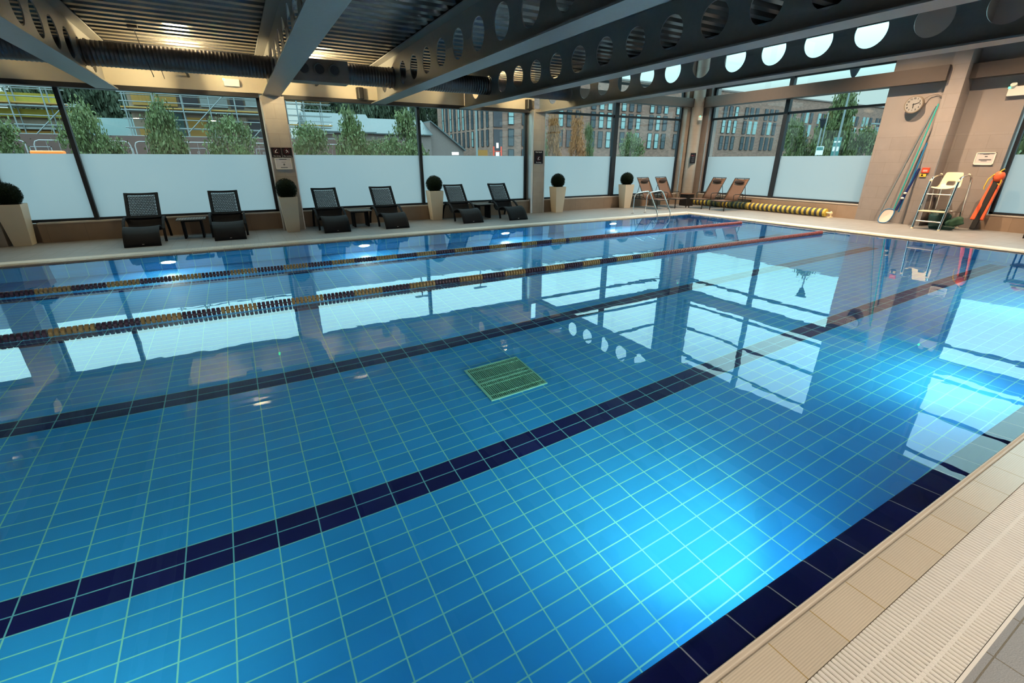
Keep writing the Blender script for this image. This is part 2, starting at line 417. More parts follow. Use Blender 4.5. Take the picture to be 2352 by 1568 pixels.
struct(MB().quad((PX0, PY0, ZW), (PX1, PY0, ZW), (PX1, PY1, ZW), (PX0, PY1, ZW)).build('pool_water', 'water', recalc=False), 'still clear water surface of the pool')

# overflow gratings on four sides
GD0, GD1 = .172, .420
def grating(p0, p1, along, out, name, label, pitch=.02):
    """slats across a channel; along = unit direction of the run, out = unit direction outward"""
    al = Vector(along); ou = Vector(out); m = MB(); n = int((Vector(p1)-Vector(p0)).length/pitch)
    Mx = Matrix(((al.x, ou.x, 0, p0[0]), (al.y, ou.y, 0, p0[1]), (0, 0, 1, 0), (0, 0, 0, 1)))
    prof = [(-.0080, -.008), (-.0080, -.002), (-.0055, .0012), (.0055, .0012), (.0080, -.002), (.0080, -.008)]
    for i in range(n):
        x = (i+.5)*pitch; vs = []
        for y in (GD0+.003, GD1-.012):
            vs += [Mx @ Vector((x+a, y, z)) for a, z in prof]
        m.add(vs, [(k, k+1, 7+k, 6+k) for k in range(5)]+[(0, 1, 2, 3, 4, 5), (6, 7, 8, 9, 10, 11)])
    L_ = n*pitch
    for a, b in ((.245, .257), (.342, .354)):
        m.box(0, L_, a, b, -.02, .0006, 0, Mx)
    m.box(0, L_, GD1-.010, GD1, -.05, .002, 0, Mx)
    o = m.build(name, 'grate', recalc=False); struct(o, label)
    return o
grating((PX0-.42, PY0), (PX1+.42, PY0), (1, 0), (0, -1), 'overflow_grating', 'white slatted overflow grating along the near pool edge')
grating((PX0-.42, PY1), (PX1+.42, PY1), (1, 0), (0, 1), 'overflow_grating', 'white slatted overflow grating below the row of black loungers')
grating((PX1, PY0-.172), (PX1, PY1+.172), (0, 1), (1, 0), 'overflow_grating', 'white slatted overflow grating along the short end of the pool')
grating((PX0, PY0-.172), (PX0, PY1+.172), (0, 1), (-1, 0), 'overflow_grating', 'white slatted overflow grating at the far left end')
m = MB()
for x0, x1, y0, y1 in ((PX0-.42, PX1+.42, PY0-.42, PY0-.172), (PX0-.42, PX1+.42, PY1+.172, PY1+.42), (PX1+.172, PX1+.42, PY0-.172, PY1+.172), (PX0-.42, PX0-.172, PY0-.172, PY1+.172)):
    m.quad((x0, y0, -.05), (x1, y0, -.05), (x1, y1, -.05), (x0, y1, -.05))
struct(m.build('overflow_gutter_trim', 'gutter', recalc=False))

# deck
RX0, RX1, RY0, RY1 = -9.6, 15.40, -3.2, 13.0
m = MB()
ox0, ox1, oy0, oy1 = PX0-.42, PX1+.42, PY0-.42, PY1+.42
for x0, x1, y0, y1 in ((RX0, RX1, RY0, oy0), (RX0, RX1, oy1, RY1), (RX0, ox0, oy0, oy1), (ox1, RX1, oy0, oy1)):
    m.box(x0, x1, y0, y1, -.08, 0)
struct(m.build('floor', 'deck', recalc=False), 'grey tiled pool deck')

# floor drain grille
t = thing('drain_grille', 'square teal slotted drain grille on the pool floor between lane lines', 'drain', (2.05, 3.755, ZF))
m = MB().box(-.31, .31, -.31, .31, 0, .004); m.build('pit', 'drain_dark', t)
m = MB()
for a, b in ((-.32, -.30), (.30, .32)):
    m.box(a, b, -.32, .32, 0, .018); m.box(-.30, .30, a, b, 0, .018)
for y0, y1 in ((-.245, -.235), (-.012, .012), (-.07, -.06), (.06, .07), (.235, .245)): m.box(-.30, .30, y0, y1, 0, .0175)
for i in range(30): m.box(-.30+i*.02, -.30+i*.02+.008, -.30, .30, .004, .0165)
m.build('grille', 'drain', t)

# underwater lights
def pool_light(x, y, ny, label):
    t = thing('underwater_light', label, 'pool light', (x, y, -.62), 0, 'underwater lights')
    MB().cyl((0, 0, 0), (0, ny*.025, 0), .14, 28).build('bezel', 'chrome_dull', t)
    MB().disc((0, ny*.027, 0), .105, (0, ny, 0), 24).build('lens', 'lamp_pool', t, recalc=False)
    la = bpy.data.lights.new('lamp_beam', 'SPOT'); la.energy = 190 if ny > 0 else 60; la.color = (.95, 1, .58); la.spot_size = R(104); la.spot_blend = .9; la.shadow_soft_size = .08
    lo = bpy.data.objects.new('lamp_beam', la); COL.objects.link(lo); lo.parent = t; lo.location = (0, ny*.04, 0)
    lo.rotation_euler = Vector((0, ny, -.38)).to_track_quat('-Z', 'Y').to_euler()
for x, lab in ((-1.32, 'glowing underwater lamp below the leftmost black lounger'), (2.09, 'glowing underwater lamp below the wicker lounger right of the signed pillar'), (5.5, 'glowing underwater lamp below the lounger right of the middle planter'), (8.94, 'glowing underwater lamp below the planter by the narrow sign')):
    pool_light(x, iy1, -1, lab)
for x, lab in ((-4.7, 'underwater lamp on the near pool wall, farthest left'), (-1.32, 'underwater lamp on the near pool wall, left of the viewer'), (2.09, 'underwater lamp on the near pool wall making the bright patch in front'), (5.5, 'underwater lamp on the near pool wall, next after the bright patch'), (8.94, 'underwater lamp on the near pool wall toward the short end')):
    pool_light(x, iy0, 1, lab)

# lane ropes
def lane_rope(y, x0, x1, xred, xpale, label):
    t = thing('lane_rope', label, 'lane rope', (0, y, 0), 0, 'lane ropes across the water')
    zc = .004; pitch = .0445; n = int((x1-x0)/pitch)
    MB().tube([(x0-.3, 0, zc), (x1+.55, 0, zc)], .006, 6).build('cable', 'cable', t)
    prof = [(-.017, .012), (-.017, .036), (-.013, .044), (.013, .044), (.017, .036), (.017, .012)]
    def ringmesh(m, cx, mi=0, seg=14):
        vs = []
        for a, r in prof:
            vs += [(cx+a, r*math.cos(2*PI*k/seg), zc+r*math.sin(2*PI*k/seg)) for k in range(seg)]
        fs = []
        for i in range(len(prof)):
            j = (i+1) % len(prof)
            for k in range(seg):
                k2 = (k+1) % seg; fs.append((i*seg+k, i*seg+k2, j*seg+k2, j*seg+k))
        m.add(vs, fs, mi, False)
    base = {}
    for k in ('float_yellow', 'float_purple', 'float_red', 'float_cream'):
        m = MB(); ringmesh(m, 0); o = m.build('float', k); base[k] = o.data; bpy.data.objects.remove(o)
    rest = MB(); keys = ['float_yellow', 'float_purple', 'float_red', 'float_cream']
    for i in range(n):
        x = x0+i*pitch
        if x > xred: k = 2
        elif x > xpale: k = 3
        else: k = (i//8) % 2
        if i < 100:
            o = bpy.data.objects.new('float', base[keys[k]]); COL.objects.link(o); o.parent = t; o.location = (x, 0, 0)
        else: ringmesh(rest, x, k, 10)
    ro = rest.build('floats', keys, t, recalc=False); ro['kind'] = 'stuff'
    return t
lane_rope(7.82, -3.16, 11.52, 6.12, 5.80, 'yellow and purple lane rope farther from the viewer, red at its right end')
lane_rope(5.77, -2.53, 11.52, 6.12, 5.80, 'yellow and purple lane rope nearer the viewer, red at its right end')

# pool ladder
t = thing('pool_ladder', 'polished steel pool ladder with two handrail hoops at the far corner', 'ladder', (10.79, 10.15, 0))
def hoop(x):
    pts = [(.77, -.0), (.76, .30), (.755, .48), (.735, .545), (.68, .60), (.60, .628), (.30, .685), (.22, .695), (.16, .685), (.115, .64), (-.21, .16), (-.245, .08), (-.25, 0), (-.25, -.55)]
    return [(x, a, z) for a, z in pts]
for x in (-.265, .265):
    MB().tube(hoop(x), .0165, 12).build('handrail', 'chrome', t)
for x in (-.265, .265):
    MB().cyl((x, .77, .001), (x, .77, .012), .045, 18).build('flange', 'chrome', t)
for z in (-.2, -.42): MB().box(-.26, .26, -.285, -.215, z-.012, z+.012).build('step', 'chrome_dull', t)

# ------------------------------------------------------------------ walls
YW, YG = 12.75, 12.95
def sx(Y, z, X): return (Y*X/15.05, H+(z-H)*X/15.05)
# low wall under the windows
m = MB()
for x0, x1 in ((-3.62, .77), (1.23, 7.86), (8.34, 14.95)): m.box(x0, x1, YW, 13.08, 0, .362)
m.box(-4.06, -3.62, 12.88, 13.08, 0, .362)
o = struct(m.build('wall_left_base', 'plinth_x', recalc=False))
m = MB()
for x0, x1 in ((-3.62, .77), (1.23, 7.86), (8.34, 14.95)): m.box(x0, x1, YW-.008, YG+.02, .362, .388)
struct(m.build('trim_1', 'sill', recalc=False))
m = MB(); m.box(-9.6, 8.0, YW-.005, 13.08, 2.93, 3.70)
struct(m.build('wall_left_header', 'header', recalc=False))
m = MB(); m.box(8.0, 15.4, YW+.1, 13.08, 6.58, 6.78); struct(m.build('wall_left_top', 'plaster', recalc=False))
# columns
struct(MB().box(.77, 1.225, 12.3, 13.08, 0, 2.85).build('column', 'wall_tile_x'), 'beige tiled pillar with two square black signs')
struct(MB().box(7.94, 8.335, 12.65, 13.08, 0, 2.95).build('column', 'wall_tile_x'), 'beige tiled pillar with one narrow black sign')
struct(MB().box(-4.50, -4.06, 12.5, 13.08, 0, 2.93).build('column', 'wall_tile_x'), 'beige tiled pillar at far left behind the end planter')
m = MB()
m.box(.752, .772, 12.29, 12.33, 0, 2.3); m.box(1.222, 1.24, 12.29, 12.33, 0, 2.3)
m.box(7.86, 7.945, 12.66, 13.0, 0, 2.93); m.box(8.33, 8.345, 12.64, 12.66, 0, 2.93)
struct(m.build('trim_2', 'trim', recalc=False))

def window(n, segs, z0, z1, axis, plane, mull, transoms, filmz, fr=.05, depth=.09, label=None, zclear=None):
    """segs: (a0,a1) glazed extent along the wall; axis 'x' (wall faces -y) or 'y' (wall faces -x)"""
    a0, a1 = segs
    t = bpy.data.objects.new('window_%d' % n, None); COL.objects.link(t); struct(t, label)
    def bx(m, u0, u1, d0, d1, q0, q1):
        if axis == 'x': m.box(u0, u1, plane+d0, plane+d1, q0, q1)
        else: m.box(plane+d0, plane+d1, u0, u1, q0, q1)
    m = MB()
    bx(m, a0-.02, a1+.02, -depth/2, depth/2, z0-.01, z0+fr); bx(m, a0-.02, a1+.02, -depth/2, depth/2, z1-fr, z1+.01)
    bx(m, a0-.02, a0+fr, -depth/2, depth/2, z0, z1); bx(m, a1-fr, a1+.02, -depth/2, depth/2, z0, z1)
    m.build('window_frame', 'frame', t, recalc=False)
    for c, w in mull:
        m = MB(); bx(m, c-w/2, c+w/2, -.075, .06, z0, z1); m.build('mullion', 'frame', t, recalc=False)
    for z in transoms:
        m = MB(); bx(m, a0, a1, -.05, .045, z-.032, z+.032); m.build('transom', 'frame', t, recalc=False)
    edges = [a0+.02]+[q for c, w in mull for q in (c, c)]+[a1-.02]
    for i in range(0, len(edges), 2):
        def q(m, d, q0, q1):
            if axis == 'x': m.quad((edges[i], plane+d, q0), (edges[i+1], plane+d, q0), (edges[i+1], plane+d, q1), (edges[i], plane+d, q1))
            else: m.quad((plane+d, edges[i], q0), (plane+d, edges[i+1], q0), (plane+d, edges[i+1], q1), (plane+d, edges[i], q1))
        m = MB(); q(m, .012, filmz, z1-.02); m.build('pane', 'glass', t, recalc=False)
        m = MB(); q(m, .012, z0+.01, filmz); m.build('frosted_pane', 'film', t, recalc=False)
    return t
FZ = 1.672
window(1, (-4.0, .755), .385, 2.93, 'x', YG, [(-2.70, .075)], [], FZ, label='window bay left of the pillar with two square signs')
window(2, (1.25, 7.83), .385, 2.93, 'x', YG, [(4.475, .075)], [], FZ, label='window bay between the two signed pillars')
window(3, (8.36, 14.40), .385, 6.6, 'x', YG, [(11.32, .17)], [2.91, 3.88, 4.90, 6.1], FZ, label='tall window bay near the corner with a cross bar')
# black head trim of the two lower bays
m = MB()
for x0, x1 in ((-4.02, .76), (1.24, 7.9)): m.box(x0, x1, YW-.012, YG, 2.845, 2.93)
struct(m.build('trim_3', 'black', recalc=False))
# glazed door at far left
t = bpy.data.objects.new('door_1', None); COL.objects.link(t); struct(t, 'black framed glass door at the far left edge')
m = MB()
for x0, x1 in ((-6.0, -5.88), (-4.64, -4.50)): m.box(x0, x1, 12.9, 12.99, 0, 2.93)
m.box(-5.88, -4.64, 12.9, 12.99, 0, .16); m.box(-5.88, -4.64, 12.9, 12.99, 2.8, 2.93)
m.build('door_frame', 'black', t, recalc=False)
MB().quad((-5.9, 12.95, .14), (-4.6, 12.95, .14), (-4.6, 12.95, FZ), (-5.9, 12.95, FZ)).build('frosted_pane', 'film', t, recalc=False)
MB().quad((-5.9, 12.95, FZ), (-4.6, 12.95, FZ), (-4.6, 12.95, 2.85), (-5.9, 12.95, 2.85)).build('pane', 'glass', t, recalc=False)
window(6, (-9.5, -6.1), .385, 2.93, 'x', YG, [(-7.8, .075)], [], FZ)
struct(MB().box(-9.6, -6.05, YW, 13.08, 0, .37).build('wall_left_end', 'plinth_x'))

# end wall (x = 15)
XA, XB = 15.0, 15.35
XG1, XG2 = 15.2, 15.5
w1r, w1l = 6.79, 12.215
m = MB()
m.box(XA, 15.5, 5.3, w1r-.02, 0, 2.15); m.box(XA, 15.5, 12.24, 13.08, 0, 2.15)
m.box(XB, 15.75, 4.22, 5.3, 0, 2.15)
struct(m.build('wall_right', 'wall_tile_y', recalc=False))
m = MB()
m.box(XA+.004, 15.5, 5.3, w1r-.02, 2.15, 6.78); m.box(XA+.004, 15.5, 12.24, 13.08, 2.15, 6.78); m.box(XB+.004, 15.75, 4.22, 5.3, 2.15, 6.78)
m.box(XA+.004, 15.5, w1r-.02, 12.24, 6.58, 6.78); m.box(XB+.004, 15.75, RY0, 4.22, 6.58, 6.78)
struct(m.build('wall_right_upper', 'plaster', recalc=False))
m = MB(); m.box(XA, 15.45, w1r-.02, 12.24, 0, .375); m.box(XB, 15.75, RY0, 4.22, 0, .335)
struct(m.build('wall_right_base', 'plinth_y', recalc=False))
m = MB(); m.box(XA-.008, XG1+.02, w1r-.02, 12.24, .375, .40); m.box(XB-.008, XG2+.02, RY0, 4.22, .335, .36)
struct(m.build('trim_4', 'sill', recalc=False))
window(4, (w1r, w1l), .40, 6.6, 'y', XG1, [(9.487, .13)], [2.908, 3.90, 4.88, 6.1], FZ, label='large end window above the striped foam tube')
window(5, (RY0+.1, 4.155), .36, 6.6, 'y', XG2, [(1.2, .13)], [2.95, 3.90, 4.95, 6.2], FZ, label='end window at the right edge beside the rescue tube')
# pillar on the end wall
m = MB(); m.box(14.9, 15.5, 5.245, 5.57, 0, 6.75)
struct(m.build('column', 'wall_tile_y'), 'square pillar on the end wall behind the leaning poles')
m = MB(); m.box(14.89, 14.905, 5.238, 5.25, 0, 2.15); m.box(14.975, 15.0, 5.57, 5.60, 0, .30)
struct(m.build('trim_5', 'trim', recalc=False))
# channel beams across the tall glazing
def channel(m, x0, x1, y0, y1, z0, z1): m.box(x0, x1, y0, y1, z0, z1)
m = MB(); m.box(14.80, 14.95, 5.57, 12.7, 3.285, 3.61); m.box(14.95, 15.19, 5.57, 12.7, 3.285, 3.305); m.box(14.95, 15.19, 5.57, 12.7, 3.59, 3.61)
m.box(15.10, 15.25, RY0, 5.25, 3.30, 3.60); m.box(15.25, 15.49, RY0, 5.25, 3.30, 3.32)
struct(m.build('beam_channel', 'channel', recalc=False), 'brown grey steel channel beam across the end window')
m = MB(); m.box(8.3, 14.80, 12.55, 12.70, 3.30, 3.57); m.box(8.3, 14.95, 12.7, 12.9, 3.30, 3.32)
struct(m.build('beam_channel', 'channel', recalc=False), 'grey steel channel beam across the tall corner bay')
# corner post
m = MB(); m.box(14.44, 15.02, 12.72, 13.08, 0, 6.75)
struct(m.build('column_corner', 'wall_tile_x'))
m = MB(); m.tube([(14.74, 12.53, 0), (14.74, 12.53, 6.75)], .20, 32)
struct(m.build('column', 'wall_tile_x', recalc=False), 'round beige column in the corner between the window walls')
m = MB(); m.box(14.42, 14.445, 12.70, 12.73, 0, 2.15); m.box(14.98, 15.0, 12.2, 12.235, 0, 2.15)
struct(m.build('trim_6', 'trim', recalc=False))
# near and far-left walls of the hall (behind the viewer)
struct(MB().box(RX0, 15.6, RY0-.2, RY0, 0, 6.78).build('wall_back', 'plaster_pink'))
struct(MB().box(RX0-.2, RX0, RY0, 13.1, 0, 4.2).build('wall_far_left', 'plaster_pink'))

# ------------------------------------------------------------------ ceiling
def deck(x0, x1, y0, y1, z):
    prof = []; p = .30; y = y0
    while y < y1:
        prof += [(y, z), (y+.13, z), (y+.165, z+.085), (y+.265, z+.085)]; y += p
    prof.append((y, z))
    return MB().extrude(prof, 0, x0, x1, closed=False)
ZD = 3.655
m = deck(RX0, 8.33, RY0, 13.05, ZD)
struct(m.build('ceiling', 'roof', recalc=False), 'dark corrugated metal ceiling')
m = MB(); m.box(8.33, 15.8, RY0, 13.1, 6.75, 6.83); m.box(8.33, 8.45, RY0, 13.1, 3.64, 6.75)
struct(m.build('ceiling_high', 'roof_high', recalc=False))
m = MB(); m.box(RX0-.2, 8.33, RY0-.2, 13.1, 3.76, 3.82); struct(m.build('roof_slab', 'roof_high', recalc=False))

BEAMS = [(-4.15, 'cellular steel beam at far left'), (-1.88, 'cellular steel beam leaving the picture at the top left corner'), (.985, 'steel beam ending on the pillar with two square signs'),
         (3.41, 'warmly lit cellular beam with seven clear oval holes'), (5.765, 'dark cellular beam with corrugated ceiling seen through its holes'), (8.17, 'dark cellular beam with bright sky seen through its holes')]
def beam_mesh():
    m = MB(); z0, z1, zc, r, p = 2.85, 3.645, 3.245, .212, .72
    m.box(-.175, .175, RY0, 12.72, z0, z0+.022); m.box(-.175, .175, RY0, 12.72, z1-.022, z1)
    yc = 10.587+2*p; seg = 32; a, b = z0+.022, z1-.022
    edges = []
    while yc-p/2 > RY0:
        edges.append(yc)
        for sgn in (-1, 1):
            x = sgn*.007
            out = []; inn = []
            for k in range(seg):
                th = 2*PI*k/seg; c, s_ = math.cos(th), math.sin(th)
                sc = min((p/2)/abs(c) if abs(c) > 1e-6 else 9, ((b-zc) if s_ > 0 else (zc-a))/abs(s_) if abs(s_) > 1e-6 else 9)
                out.append((x, yc+c*sc, zc+s_*sc)); inn.append((x, yc+c*r, zc+s_*r))
            # true corners
            fs = [(k, (k+1) % seg, seg+(k+1) % seg, seg+k) for k in range(seg)]
            m.add(out+inn, fs)
            n0 = len(m.v)
            for k in range(seg):
                k2 = (k+1) % seg
                p1, p2 = out[k], out[k2]
                if abs(p1[1]-p2[1]) > 1e-4 and abs(p1[2]-p2[2]) > 1e-4:
                    cy = p1[1] if abs(abs(p1[1]-yc)-p/2) < 1e-4 else p2[1]
                    cz = p1[2] if abs(abs(p1[1]-yc)-p/2) > 1e-4 else p2[2]
                    m.add([p1, (x, cy, cz), p2], [(0, 1, 2)])
        ri = [(x, yc+r*math.cos(2*PI*k/seg), zc+r*math.sin(2*PI*k/seg)) for x in (-.007, .007) for k in range(seg)]
        m.add(ri, [(k, (k+1) % seg, seg+(k+1) % seg, seg+k) for k in range(seg)], 0, True)
        yc -= p
    m.box(-.007, .007, edges[0]+p/2, 12.72, a, b)
    m.box(-.007, .007, RY0, edges[-1]-p/2, a, b)
    for i in range(len(edges)-1):       # weld seam between holes
        m.box(-.010, .010, edges[i+1]+r+.01, edges[i]-r-.01, zc-.004, zc+.004)
    return m
b0 = None
for x, lab in BEAMS:
    if b0 is None:
        b0 = beam_mesh().build('ceiling_beam', 'beam'); o = b0
    else:
        o = b0.copy(); COL.objects.link(o)
    o.location = (x, 0, 0); struct(o, lab)

# ventilation duct through the beams
t = thing('ventilation_duct', 'dark spiral ventilation duct running through the beam holes above the windows', 'duct', (0, 11.307, 3.235))
def duct_seg(x0, x1, r=.19, pitch=.06):
    path = []; rad = []; x = x0
    while x < x1-.001:
        path += [(x, 0, 0), (x+pitch*.72, 0, 0), (x+pitch*.78, 0, 0), (x+pitch*.94, 0, 0)]; rad += [r, r, r+.006, r+.006]; x += pitch
    path.append((x1, 0, 0)); rad.append(r)
    return MB().tube(path, r, 40, rad=rad)
for x0, x1 in ((-9.5, 1.33), (2.42, 5.98)): duct_seg(x0, x1).build('duct_section', 'duct', t)
duct_seg(5.98, 8.42, .185, .035).build('flexible_section', 'duct', t)
for x in (-1.80, .93, 3.30, 3.53, 5.92): MB().cyl((x, 0, 0), (x+.03, 0, 0), .208, 40).build('collar', 'duct', t)
bx = MB().box(1.33, 2.42, -.20, .20, -.205, .205).build('plenum_box', 'ductbox', t, bevel=.01)
for i in range(3):
    x = 1.56+i*.29
    g = MB().tube([(x, -.2, .02), (x, -.225, .02)], .118, 28); g.tube([(x+.1*math.cos(k*PI/12), -.226, .02+.1*math.sin(k*PI/12)) for k in range(24)], .012, 8, closed=True)
    go = g.build('nozzle', 'ductbox', bx, recalc=True)
    m = MB().disc((x, -.2265, .02), .092, (0, -1, 0)); m.box(x-.004, x+.004, -.232, -.227, -.07, .11); m.build('nozzle_flap', 'black', go, recalc=False)

# uplights behind the duct
def uplight(x, lab):
    t = thing('uplight', lab, 'lamp', (x, 11.74, 3.13), 0, 'warm uplights above the duct')
    m = MB().box(-.16, .16, -.11, .11, 0, .07); m.box(-.155, .155, -.115, -.103, .07, .16); m.box(-.155, .155, .103, .115, .07, .16); m.box(-.02, .02, .11, 1.006, .02, .05); m.build('housing', 'black', t)
    MB().box(-.15, .15, -.10, .10, .072, .15).build('lens', 'lamp_warm', t)
uplight(-.48, 'warm uplight hidden behind the duct left of the signed pillar')
uplight(2.0, 'warm uplight behind the plenum box right of the signed pillar')
uplight(6.55, 'warm uplight glaring through the holes of the dark beam')
uplight(-5.2, 'warm uplight near the far left corner of the ceiling')
# unseen lamps added over the near deck to warm the coping
for x, y, lab in ((-3.3, -1.2, 'unseen warm lamp added over the near deck, farthest left'), (-.45, -1.2, 'unseen warm lamp added over the near deck behind the viewer'), (2.2, -1.2, 'unseen warm lamp added over the near deck right of the viewer'), (4.6, -1.2, 'unseen warm lamp added over the near deck, third from left'), (6.95, -1.2, 'unseen warm lamp added over the near deck, farthest right')):
    t = thing('unseen_deck_lamp', lab, 'lamp', (x, y, 3.25), 0, 'unseen warm lamps added over the near deck')
    m = MB().box(-.12, .12, -.10, .10, 0, .07); m.box(-.01, .01, -.01, .01, .07, .42); m.build('housing', 'black', t)
    MB().box(-.10, .10, -.08, .08, -.006, -.001).build('lens', 'lamp_spot', t)
    la = bpy.data.lights.new('lamp_beam', 'AREA'); la.shape = 'RECTANGLE'; la.size = .2; la.size_y = .16; la.energy = 60; la.color = (1, .85, .68)
    lo = bpy.data.objects.new('lamp_beam', la); COL.objects.link(lo); lo.parent = t; lo.location = (0, 0, -.012)

# downlights in the high ceiling
def downlight(x, y, lab, pw=400, z=3.93, ang=110):
    t = thing('downlight', lab, 'lamp', (x, y, z), 0, 'black can downlights in the high ceiling')
    m = MB(); seg = 24
    m.tube([(0, 0, 0), (0, 0, .19)], .075, seg, cap=False); m.disc((0, 0, .19), .075, (0, 0, 1), seg); m.tube([(0, 0, .19), (0, 0, 6.75-z)], .012, 8); m.build('can', 'black', t, recalc=False)
    MB().disc((0, 0, .05), .062, (0, 0, -1), seg).build('lens', 'lamp_spot', t, recalc=False)
    la = bpy.data.lights.new('downlight_beam', 'SPOT'); la.energy = pw; la.color = (1, .71, .44); la.spot_size = R(ang); la.spot_blend = .7; la.shadow_soft_size = .06
    lo = bpy.data.objects.new('downlight_beam', la); COL.objects.link(lo); lo.parent = t; lo.location = (0, 0, .02)
downlight(12.92, 3.96, 'black can downlight over the pool end toward the lifeguard seat', 1500, 5.31, 116)
downlight(12.95, 6.36, 'black can downlight over the pool end toward the clock', 1500, 5.31, 116)
downlight(13.14, 10.12, 'black can downlight over the corner loungers', 1200, 5.31, 116)

# hanging cable in front of the duct
m = MB().tube([(-1.05, 11.02, 3.62), (-1.0, 11.0, 3.3), (-.93, 11.0, 2.9)], .006, 6); m.box(-1.12, -.98, 10.9, 11.0, 3.6, 3.64)
m.tube([(-.80, 11.0, 3.02), (-.78, 11.0, 2.88)], .005, 6)
tag(m.build('hanging_cable', 'cable', recalc=False), 'thin black cable hanging in front of the duct', 'cable')

# speakers on the header
def speaker(x, lab):
    t = thing('wall_speaker', lab, 'speaker', (x, 12.745, 3.06), 0, 'small black wall speakers')
    m = MB(); m.extrude([(-.085, -.0), (.085, 0), (.075, -.11), (.045, -.15), (-.045, -.15), (-.075, -.11)], 2, -.12, .12)
    m.build('cabinet', 'speaker', t, bevel=.012)
    MB().disc((0, -.1515, -.06), .035, (0, -1, 0)).build('cone', 'black', t, recalc=False)
speaker(2.98, 'small black speaker on the header right of the signed pillar')
speaker(7.76, 'small black speaker on the header above the narrow-sign pillar')

# emergency light boxes
def emergency(x, y, z, ax, lab, w=.30, h=.14):
    t = thing('emergency_light', lab, 'emergency light', (x, y, z), 0 if ax == 'x' else R(-90), 'white emergency light boxes')
    MB().box(-w/2, w/2, -.07, -.001, -h/2, h/2).build('casing', 'white_plastic', t, bevel=.008)
    MB().box(-w/2-.005, -w/2+.035, -.078, -.068, h/2-.035, h/2).build('indicator', 'led_green', t)
    return t
emergency(.28, 12.745, 3.10, 'x', 'white emergency light box with green indicator on the cream header')
e2 = emergency(15.345, 4.37, 2.97, 'y', 'white twin-lamp emergency light box high on the end wall', .36, .19)
for s in (-.11, .11):
    m = MB().tube([(s, -.035, .10), (s, -.09, .14)], .055, 16); m.build('lamp_head', 'white_plastic', e2)
emergency(14.62, 12.31, 2.93, 'x', 'small white sensor box on the round corner column', .14, .15)

# ------------------------------------------------------------------ signs
def pictogram(t, cx, cz, s, kind, y=-.012):
    m = MB(); n = 24
    m.tube([(cx+s*math.cos(2*PI*k/n), y, cz+s*math.sin(2*PI*k/n)) for k in range(n)], s*.045, 6, closed=True)
    m.tube([(cx-s*.68, y, cz+s*.68), (cx+s*.68, y, cz-s*.68)], s*.03, 6)
    m.build('prohibition_ring', 'sign_red', t, recalc=False)
    m = MB(); q = lambda *a: [(cx+s*u, y-.002, cz+s*v) for u, v in a]
    if kind == 'dive':
        m.tube(q((.30, .62), (-.10, .28), (-.45, -.05)), s*.12, 6); m.tube(q((-.45, -.05), (-.25, -.30), (-.50, -.42)), s*.09, 6)
        m.tube(q((-.55, -.52), (-.2, -.42), (.1, -.52), (.5, -.40)), s*.08, 6); m.sphere((cx-.25*s, y-.002, cz-.05*s), s*.13, 10, 6)
    else:
        m.sphere((cx-.10*s, y-.002, cz+.55*s), s*.13, 10, 6)
        m.tube(q((-.05, .38), (.15, -.05)), s*.13, 6); m.tube(q((-.45, .10), (-.05, .32), (.45, .15)), s*.08, 6)
        m.tube(q((.15, -.05), (.50, -.30), (.62, -.22)), s*.09, 6); m.tube(q((.15, -.05), (-.05, -.35), (-.40, -.52)), s*.09, 6)
    m.build('pictogram', 'sign_white', t, recalc=False)
def sign_board(x, y, z, w, h, lab):
    t = thing('safety_sign', lab, 'sign', (x, y, z), 0, 'dark safety signs on the pillars')
    MB().box(-w/2, w/2, -.010, 0, -h/2, h/2).build('board', 'sign_dark', t)
    return t
t = sign_board(.888, 12.299, 1.715, .205, .205, 'square dark sign reading No diving, left of a pair')
pictogram(t, 0, .025, .058, 'dive'); text('lettering', 'No diving', .036, (0, -.0115, -.075), FACE_S, 'sign_white', t)
t = sign_board(1.105, 12.299, 1.715, .205, .205, 'square dark sign reading No running, right of a pair')
pictogram(t, 0, .025, .058, 'run'); text('lettering', 'No running', .036, (0, -.0115, -.075), FACE_S, 'sign_white', t)
t = sign_board(8.12, 12.649, 1.635, .315, .37, 'tall dark sign reading Pool depth and No diving')
pictogram(t, 0, -.03, .062, 'dive'); text('lettering', 'Pool depth', .052, (0, -.0115, .145), FACE_S, 'sign_white', t); text('lettering', 'No diving', .046, (0, -.0115, -.145), FACE_S, 'sign_white', t)
# framed notice on the pillar
t = thing('framed_notice', 'white framed notice below the two square signs', 'notice', (.995, 12.299, 1.48))
m = MB()
for a in ((-.17, .17, .105, .12), (-.17, .17, -.12, -.105), (-.17, -.155, -.12, .12), (.155, .17, -.12, .12)): m.box(a[0], a[1], -.02, 0, a[2], a[3])
m.build('frame', 'white_plastic', t, recalc=False); MB().box(-.156, .156, -.012, -.002, -.106, .106).build('paper', 'paper', t)
m = MB().box(-.075, .075, -.0135, -.012, .082, .100); m.box(-.07, .075, -.0135, -.012, -.092, -.075); m.box(-.04, .05, -.0135, -.012, .028, .036)
m.sphere((.01, -.012, -.02), .02, 12, 8, sc=(1, .1, 1)); m.build('print', 'sign_grey', t, recalc=False)
# sign on the corner column
t = thing('safety_sign', 'narrow black sign with red top on the round corner column', 'sign', (14.60, 12.345, 1.62), R(-12), 'dark safety signs on the pillars')
MB().box(-.115, .115, -.01, 0, -.175, .175).build('board', 'sign_dark', t)
m = MB(); m.box(-.075, -.005, -.0115, -.01, .075, .105); m.box(.03, .045, -.0115, -.01, .06, .12); m.build('warning_mark', 'sign_red', t, recalc=False)
m = MB()
for i in range(6): m.box(-.06+.008*(i % 3), .06-.01*(i % 2), -.0115, -.01, .035-i*.032, .045-i*.032)
m.build('print', 'sign_grey', t, recalc=False)
